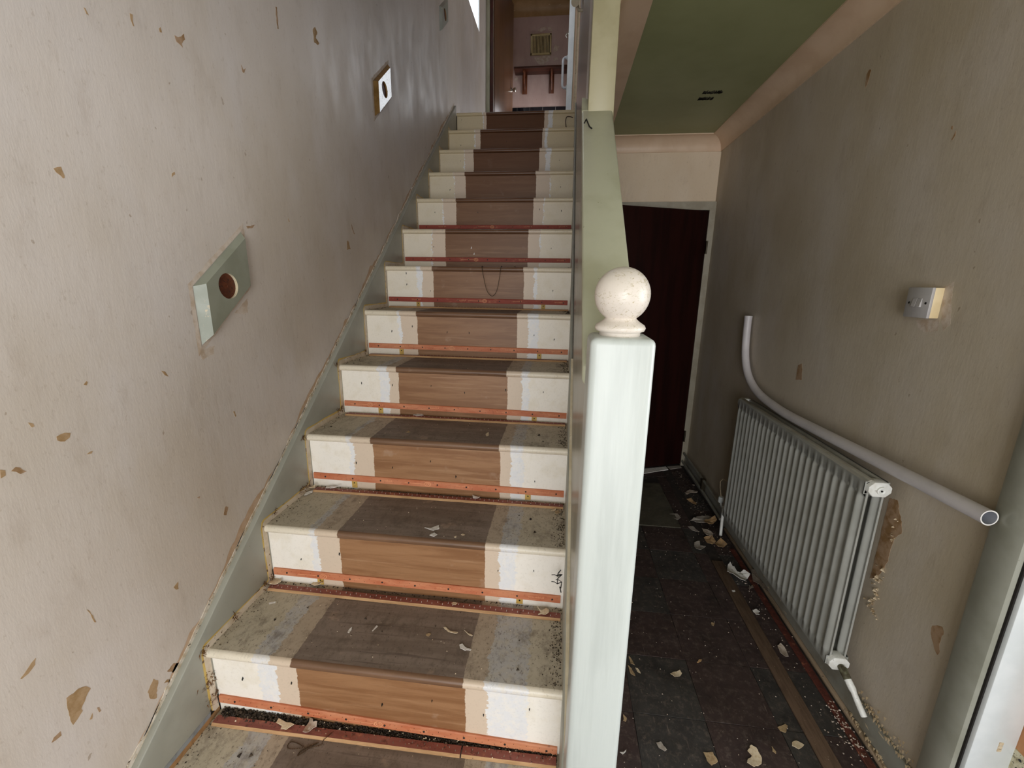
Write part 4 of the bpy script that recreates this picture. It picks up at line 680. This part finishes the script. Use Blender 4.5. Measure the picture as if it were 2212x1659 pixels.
def tread_gripper(i, xa, xb, ya0, ya1, lb, mt=M_g_mr, wd=.0265, hz=.007, grp='carpet grippers on the treads'):
    g = thing('carpet_gripper', lb, 'carpet gripper', group=grp); z = tz(i) + .0003; b = MB(); vs = []
    for x, y in ((xa, ya0), (xb, ya1)):
        vs += [(x, y, z), (x, y + wd, z), (x, y + wd, z + hz), (x, y + .0045, z + hz), (x, y, z + hz * .35)]
    b.add(vs, [(0, 1, 2, 3, 4), (9, 8, 7, 6, 5)] + [(k, (k+1) % 5, 5 + (k+1) % 5, 5 + k) for k in range(5)], 0)
    b.mi[-2] = 1; b.mi[-1] = 1
    b.build('strip', [mt, M_g_edge], g, smooth=False)
    yat = lambda x: ya0 + (ya1 - ya0) * (x - xa) / (xb - xa); b = MB()
    for k in range(int((xb - xa) / .0172)):
        xx = xa + .01 + k * .0172; yy = yat(xx) + wd * (.65 if k % 2 else .4)
        b.add([(xx - .0008, yy, z + hz), (xx + .0008, yy, z + hz), (xx, yy + .0012, z + hz), (xx + .0004, yy + .003, z + hz + .005)], [(0, 1, 3), (1, 2, 3), (2, 0, 3)])
    o = b.build('pin', M_pin if i else M_dmetal, g, smooth=False); o['kind'] = 'stuff'
    if i < 2:
        sz = .010
        for xs in (xb - .02, xb - .30):
            if xs - TW * sz < xa: continue
            b = MB(); b.add([(xs - vx * sz, yat(xs) + wd * .62 - vy * sz, z + hz + .0003) for vx, vy, vz in TX], TF); b.build('lettering', M_print2, g, smooth=False)
tread_gripper(0, -.974, -.262, .836, .842, 'long maroon gripper piece at the back of the lowest tread')
tread_gripper(0, -.258, -.008, .843, .846, 'short maroon gripper piece at the right end of the lowest tread')
tread_gripper(1, -.976, -.007, 1.112, 1.107, 'maroon carpet gripper strip at the back of the second tread')
tread_gripper(2, -.960, -.007, 1.388, 1.391, 'maroon carpet gripper strip at the back of the third tread')
tread_gripper(3, -.960, -.007, 1.668, 1.672, 'maroon carpet gripper strip at the back of the fourth tread')
tread_gripper(4, -.965, -.007, 1.945, 1.950, 'maroon carpet gripper strip at the back of the fifth tread')
tread_gripper(5, -.965, -.007, 2.222, 2.226, 'thin maroon carpet gripper strip at the back of the sixth tread')
g = thing('carpet_gripper', 'long red carpet gripper strip on the hall floor beside the skirting', 'carpet gripper')
b = MB(); b.box(0.955, 0.981, 1.02, 2.24, 0.0, 0.007); b.build('strip', M_g_fl, g, bevel=0.001, segs=1)
b = MB()
for k in range(70):
    yy = 1.03 + k * .0172; xx = .964 if k % 2 else .973; b.add([(xx - .0008, yy, .007), (xx + .0008, yy, .007), (xx, yy + .001, .007), (xx + .004, yy, .012)], [(0, 1, 3), (1, 2, 3), (2, 0, 3)])
o = b.build('pin', M_black, g, smooth=False); o['kind'] = 'stuff'

# ------------------------------------------------------------------ radiator
ra = thing('radiator', 'grey corrugated double panel radiator on the right hall wall', 'radiator')
RY0, RY1, RZ0, RZ1 = 1.335, 2.318, 0.165, 0.862
def rad_panel(xc, name):
    nf = 24; per = 12; N = nf * per
    lv = [(RZ0, .008, 0), (RZ0 + .004, 0, 0), (RZ0 + .036, 0, 0), (RZ0 + .052, 0, 1), (RZ1 - .062, 0, 1), (RZ1 - .046, 0, 0), (RZ1 - .006, 0, 0), (RZ1, .008, 0)]
    b = MB(); n = len(lv)
    for sgn in (-1, 1):
        vs = []; fs = []
        for k in range(N + 1):
            y = RY0 + (RY1 - RY0) * k / N; ph = (k % per) / per
            w_ = max(0.0, (math.cos((ph - 0.5) * 2 * math.pi) + .25) / 1.25) ** 1.15
            for z, dx, am in lv: vs.append((xc + sgn * ((.0125 if not am else .0016 + .0146 * w_) - dx), y, z))
        for k in range(N):
            for q in range(n - 1): fs.append((k*n+q, (k+1)*n+q, (k+1)*n+q+1, k*n+q+1))
        b.add(vs, fs)
    b.box(xc - .0125, xc + .0125, RY0, RY0 + .003, RZ0 + .003, RZ0 + .036); b.box(xc - .0125, xc + .0125, RY0, RY0 + .003, RZ1 - .046, RZ1 - .004)
    b.box(xc - .003, xc + .003, RY0 - .0008, RY0 + .003, RZ0 + .03, RZ1 - .04)
    return b.build(name, M_rad, ra, angle=50)
XF = 0.924
rad_panel(XF + .011, 'panel'); rad_panel(0.981, 'panel')
b = MB(); b.prism([(XF + .0, RZ1 - .046), (XF + .001, RZ1 - .008), (XF + .012, RZ1 + .002), (XF + .026, RZ1 + .002), (XF + .026, RZ1 - .046)], 1, RY0, RY1); b.build('top_rail', M_radtop, ra, bevel=.002)
b = MB(); b.prism([(0.992, RZ1 - .046), (0.991, RZ1 - .008), (0.980, RZ1 + .000), (0.968, RZ1 + .000), (0.968, RZ1 - .046)], 1, RY0, RY1); b.build('top_rail', M_radtop, ra, bevel=.002)
b = MB(); b.box(XF + .004, XF + .030, RY0, RY1, RZ0 - .002, RZ0 + .02); b.build('bottom_rail', M_rad, ra, bevel=.003)
def oct_(cx, cz_, w_, h_, c=.35): return [(cx - w_, cz_ - h_ * c), (cx - w_ * .55, cz_ - h_), (cx + w_ * .55, cz_ - h_), (cx + w_, cz_ - h_ * c), (cx + w_, cz_ + h_ * c), (cx + w_ * .55, cz_ + h_), (cx - w_ * .55, cz_ + h_), (cx - w_, cz_ + h_ * c)]
for nm, cz_ in (('upper_end_plate', RZ1 - .023), ('lower_end_plate', RZ0 + .018)):
    b = MB(); b.prism(oct_(0.958, cz_, .033, .024), 1, RY0 - .016, RY0 + .02); e = b.build(nm, M_chip, ra, bevel=.002); lab(e, 'chipped white end plate')
    if nm[0] == 'u':
        b = MB(); b.lathe([(.013, 0), (.013, -.005), (.009, -.006), (.005, -.003)], (0.960, RY0 - .016, cz_ - .002), 16, 1); b.build('plug', M_chip, e)
        b = MB(); b.box(.9575, .9625, RY0 - .0215, RY0 - .019, cz_ - .0045, cz_ + .0005); b.build('key_hole', M_black, e, smooth=False)
    b = MB(); b.prism(oct_(0.958, cz_, .033, .024), 1, RY1 - .02, RY1 + .014); b.build('far_end_plate', M_chip, ra, bevel=.002)
b = MB(); b.tube([(.962, RY0 - .014, .178), (.966, RY0 - .032, .170), (.970, RY0 - .048, .158)], [.010, .013, .012], 12); b.tube([(.967, RY0 - .03, .172), (.964, RY0 - .034, .186)], .008, 10); lab(b.build('valve', M_brass, ra), 'dark tarnished valve nut')
b = MB(); b.tube([(.970, RY0 - .047, .158), (.976, RY0 - .068, .140), (.979, RY0 - .072, .132), (.984, RY0 - .098, .108), (.990, RY0 - .118, .088)], [.0115, .0115, .009, .0095, .0095], 12); lab(b.build('tail_pipe', M_chip, ra), 'white painted tail pipe')
b = MB(); b.tube([(.965, RY1 + .012, .185), (.962, RY1 + .05, .175), (.962, RY1 + .085, .17)], .011, 10); b.tube([(.962, RY1 + .085, .175), (.962, RY1 + .085, .085), (.958, RY1 + .07, .03), (.955, RY1 + .06, .0)], .0085, 10); b.build('tail_pipe', M_chip, ra)
b = MB(); b.lathe([(.014, 0), (.0155, .004), (.0155, .028), (.013, .036)], (.970, RY1 + .16, .165), 16); b.tube([(.970, RY1 + .16, .167), (.968, RY1 + .13, .15), (.965, RY1 + .09, .165)], .006, 8); lab(b.build('valve', M_white, ra), 'white valve cap at the far end')
for yy in (1.55, 2.10):
    b = MB(); b.box(1.000, XW, yy - .015, yy + .015, .30, .80); b.build('wall_bracket', M_rad, ra)
b = MB(); b.tube([(.970, RY1 + .165, .20), (.972, RY1 + .20, .24), (.974, RY1 + .215, .275), (.978, RY1 + .19, .305), (.985, RY1 + .13, .315)], .0022, 6); tag(b.build('thin_cable', M_flk['cream']), 'thin pale cable curling up behind the far radiator valve', 'cable')
hp = thing('heating_pipe', 'pair of dull grey heating pipes running along the skirting to the door', 'pipe')
for (x, z) in ((.998, .118), (.992, .048)):
    b = MB(); b.tube([(x, 2.50, z - .01), (x, 2.9, z), (x, 3.36, z)], .009, 10); b.build('run', M_skirt, hp)
b = MB(); b.box(.985, 1.012, 2.86, 2.885, .03, .13); b.build('clip', M_dmetal, hp)
# loose white plastic pipe resting on the radiator
pp = [(1.002, 2.535, 1.285), (1.001, 2.530, 1.235), (1.000, 2.520, 1.16), (.998, 2.503, 1.095), (.995, 2.470, 1.035), (.991, 2.415, .98), (.987, 2.335, .938), (.984, 2.24, .912), (.982, 2.12, .898), (.980, 1.95, .891), (.980, 1.72, .897), (.982, 1.30, .911), (.985, 1.028, .919)]
# smooth the bend
def cr(P, m_=5):
    out = []
    for i in range(len(P) - 1):
        p0, p1, p2, p3 = [Vector(P[max(0, min(len(P) - 1, i + k))]) for k in (-1, 0, 1, 2)]
        for q in range(m_):
            u = q / m_; out.append(0.5 * ((2*p1) + (-p0+p2)*u + (2*p0-5*p1+4*p2-p3)*u*u + (-p0+3*p1-3*p2+p3)*u**3))
    return out + [Vector(P[-1])]
pth = cr(pp); tp = thing('plastic_pipe', 'bent white plastic pipe resting on top of the radiator', 'pipe')
rr = [.0205 if k < 3 else .0195 for k in range(len(pth))]
b = MB(); b.tube(pth, rr, 24, cap=False); b.build('tube', M_plastic, tp)
b = MB(); b.tube(pth[-12:], .0168, 24, cap=False); b.build('bore', M_inner, tp)
b = MB(); d = (pth[-1] - pth[-2]).normalized(); a_ = d.orthogonal().normalized(); c_ = d.cross(a_); n = 24
vs = [pth[-1] + d * .0005 + (a_ * math.cos(2*math.pi*k/n) + c_ * math.sin(2*math.pi*k/n)) * r for r in (.0167, .0196) for k in range(n)]
b.add(vs, [(k, (k+1) % n, n + (k+1) % n, n + k) for k in range(n)]); b.build('rim', M_rim, tp)
b = MB(); b.lathe([(.0203, 0), (.001, .001)], tuple(pth[0]), 24); b.build('end_cap', M_plastic, tp)

# ------------------------------------------------------------------ light switch
sw = thing('light_switch', 'white double light switch on a deep ivory box, right wall', 'light switch')
yc, zc = 1.398, 1.406
b = MB(); b.box(1.006, XW, yc - .043, yc + .043, zc - .043, zc + .043); lab(b.build('back_box', M_patt, sw, bevel=.002), 'ivory surface box')
b = MB(); b.box(.998, 1.0065, yc - .0435, yc + .0435, zc - .0435, zc + .0435); b.build('face_plate', M_switch, sw, bevel=.002)
for k in (-1, 1):
    b = MB(); b.prism([(zc - .0125, .9982), (zc + .0125, .9982), (zc + .0125, .9965), (zc - .0125, .9925)], 1, yc + k * .0085 - .0075, yc + k * .0085 + .0075)
    for q in range(len(b.v)): x_, y_, z_ = b.v[q]; b.v[q] = (z_, y_, x_)
    b.build('rocker', M_switch, sw, bevel=.0006, segs=1)
    b = MB(); b.lathe([(.0036, 0), (.003, -.0008)], (.998, yc + k * .030, zc - .001), 12, 0); b.build('screw', M_black, sw)

# ------------------------------------------------------------------ flakes, chain, wires
rnd = random.Random(33)
for poly, z, ck, curl, lb in DATA['F']:
    pts = [Vector(p) for p in poly]; c = sum(pts, Vector((0, 0))) / len(pts)
    out = []
    for i in range(len(pts)):
        a, d = pts[i], pts[(i+1) % len(pts)]; L = (d - a).length; k = max(1, min(4, int(L / .006)))
        for q in range(k):
            p = a.lerp(d, q / k)
            if q: p = p + Vector((rnd.uniform(-1, 1), rnd.uniform(-1, 1))) * min(.0015, L * .07)
            out.append(p)
    n = len(out); R = max((p - c).length for p in out); ax = Vector((math.cos(rnd.uniform(0, 6)), math.sin(rnd.uniform(0, 6))))
    fld = curl * (1 if curl < .009 else 1.0); th = .0009 if R < .012 else .0016
    def hz(p):
        u = (p - c).dot(ax) / R
        return z + .0006 + fld * (u * u) + (fld * .5 * (mnoise.noise(Vector((p.x * 60, p.y * 60, z))) + .5) if curl > .005 else 0)
    vs = []
    for s_ in (1.0, .55):
        for p in out: q = c + (p - c) * s_; vs.append((q.x, q.y, hz(q)))
    vs.append((c.x, c.y, hz(c))); m_ = len(vs)
    fs = [(i, (i+1) % n, n + (i+1) % n, n + i) for i in range(n)] + [(n + i, n + (i+1) % n, 2 * n) for i in range(n)]
    top = [(x, y, zz + th) for x, y, zz in vs]
    b = MB(); b.add(top, fs); b.add(vs, fs); b.add(vs[:n] + top[:n], [(i, (i+1) % n, n + (i+1) % n, n + i) for i in range(n)])
    o = b.build('paint_flake', M_flk[ck], angle=30); tag(o, lb, 'paint flake', 'paint flakes on the stairs' if z > .1 else 'paint flakes on the hall floor')
ch = [(-.619, .870, .222), (-.636, .835, .2275), (-.641, .8262, .219), (-.665, .815, .2195), (-.683, .797, .2195), (-.688, .7935, .2195), (-.684, .806, .2195), (-.661, .823, .2195), (-.651, .8312, .2195), (-.683, .8135, .2205), (-.717, .807, .2195), (-.729, .813, .2195), (-.724, .824, .2195), (-.703, .822, .2195), (-.684, .815, .2215)]
cc = thing('bead_chain', 'dark bronze bead chain looped on the lowest tread', 'chain')
sm = cr(ch, 12); b = MB(); b.tube([p + Vector((0, 0, .0003)) for p in sm], .0007, 6); b.build('cord', M_chain, cc)
acc = 0; last = sm[0]; b = MB()
for p in sm:
    if (p - last).length >= .0036:
        last = p; b.lathe([(.0001, -.0014), (.0010, -.001), (.0014, 0), (.0010, .001), (.0001, .0014)], tuple(p + Vector((0, 0, .0006))), 6)
o = b.build('bead', M_chain, cc); o['kind'] = 'stuff'
wu = [(-.462, 2.285, 1.5275), (-.461, 2.243, 1.524), (-.449, 2.243, 1.46), (-.433, 2.243, 1.402), (-.406, 2.243, 1.377), (-.383, 2.243, 1.403), (-.370, 2.243, 1.461), (-.361, 2.243, 1.524), (-.36, 2.28, 1.5275)]
b = MB(); b.tube(cr(wu, 6), .0013, 6); tag(b.build('wire_loop', M_dmetal), 'thin dark wire loop hanging over the seventh step', 'wire')
for nm, ( x, z, s_), lb in (('white_chip', (-.579, 1.643, .007), 'upper white chip stuck on the seventh riser'), ('white_chip', (-.563, 1.609, .007), 'lower white chip stuck on the seventh riser')):
    b = MB(); b.add([(x - s_ * .5, yr(7) - .0005, z - s_), (x + s_ * .6, yr(7) - .0005, z - s_ * .6), (x + s_ * .3, yr(7) - .003, z + s_), (x - s_ * .2, yr(7) - .004, z)], [(0, 1, 3), (1, 2, 3), (2, 0, 3), (0, 1, 2)]); tag(b.build('paint_flake', M_flk['white'], smooth=False), lb, 'paint flake')
rnd = random.Random(4); b = MB(); p = Vector((-.012, 1.13, .60))
pts = [p]
for k in range(9):
    p = Vector((-.012 + rnd.uniform(-.012, .006), 1.135 + rnd.uniform(-.012, .012), p.z - .0085 + rnd.uniform(-.004, .004))); pts.append(p)
b.tube(pts, .0016, 6)
for q in (2, 3, 5, 6): e = pts[q] + Vector((-.018, rnd.uniform(-.01, .01), rnd.uniform(-.014, .014))); b.tube([pts[q], (pts[q] + e) / 2 + Vector((0, 0, .003)), e], .0011, 5)
tag(b.build('twisted_wire', M_black), 'tangled dark wire poking from the right string beside the second riser', 'wire')

b = MB(); yw = yr(12) - .004
b.tube(cr([(-.012, yw, 2.776), (-.035, yw - .004, 2.783), (-.062, yw - .006, 2.781), (-.070, yw - .005, 2.755), (-.066, yw - .003, 2.715), (-.060, yw - .002, 2.690)], 5), .0035, 8)
tag(b.build('cable_stub', paint('brown_cable', '#4a3220', '#3a2618', 0.6, bump=0)), 'short brown cable stub hooked across the right of the top riser', 'cable')
b = MB(); cx0 = 1.545
b.tube([(.006, cx0, ct(cx0) + .001), (.012, cx0 - .008, ct(cx0) + .010), (.022, cx0 - .030, ct(cx0 - .03) + .006), (.030, cx0 - .034, ct(cx0 - .034) + .002)], .0022, 7)
tag(b.build('bent_nail', M_black), 'bent black nail near the top of the balustrade capping', 'nail')
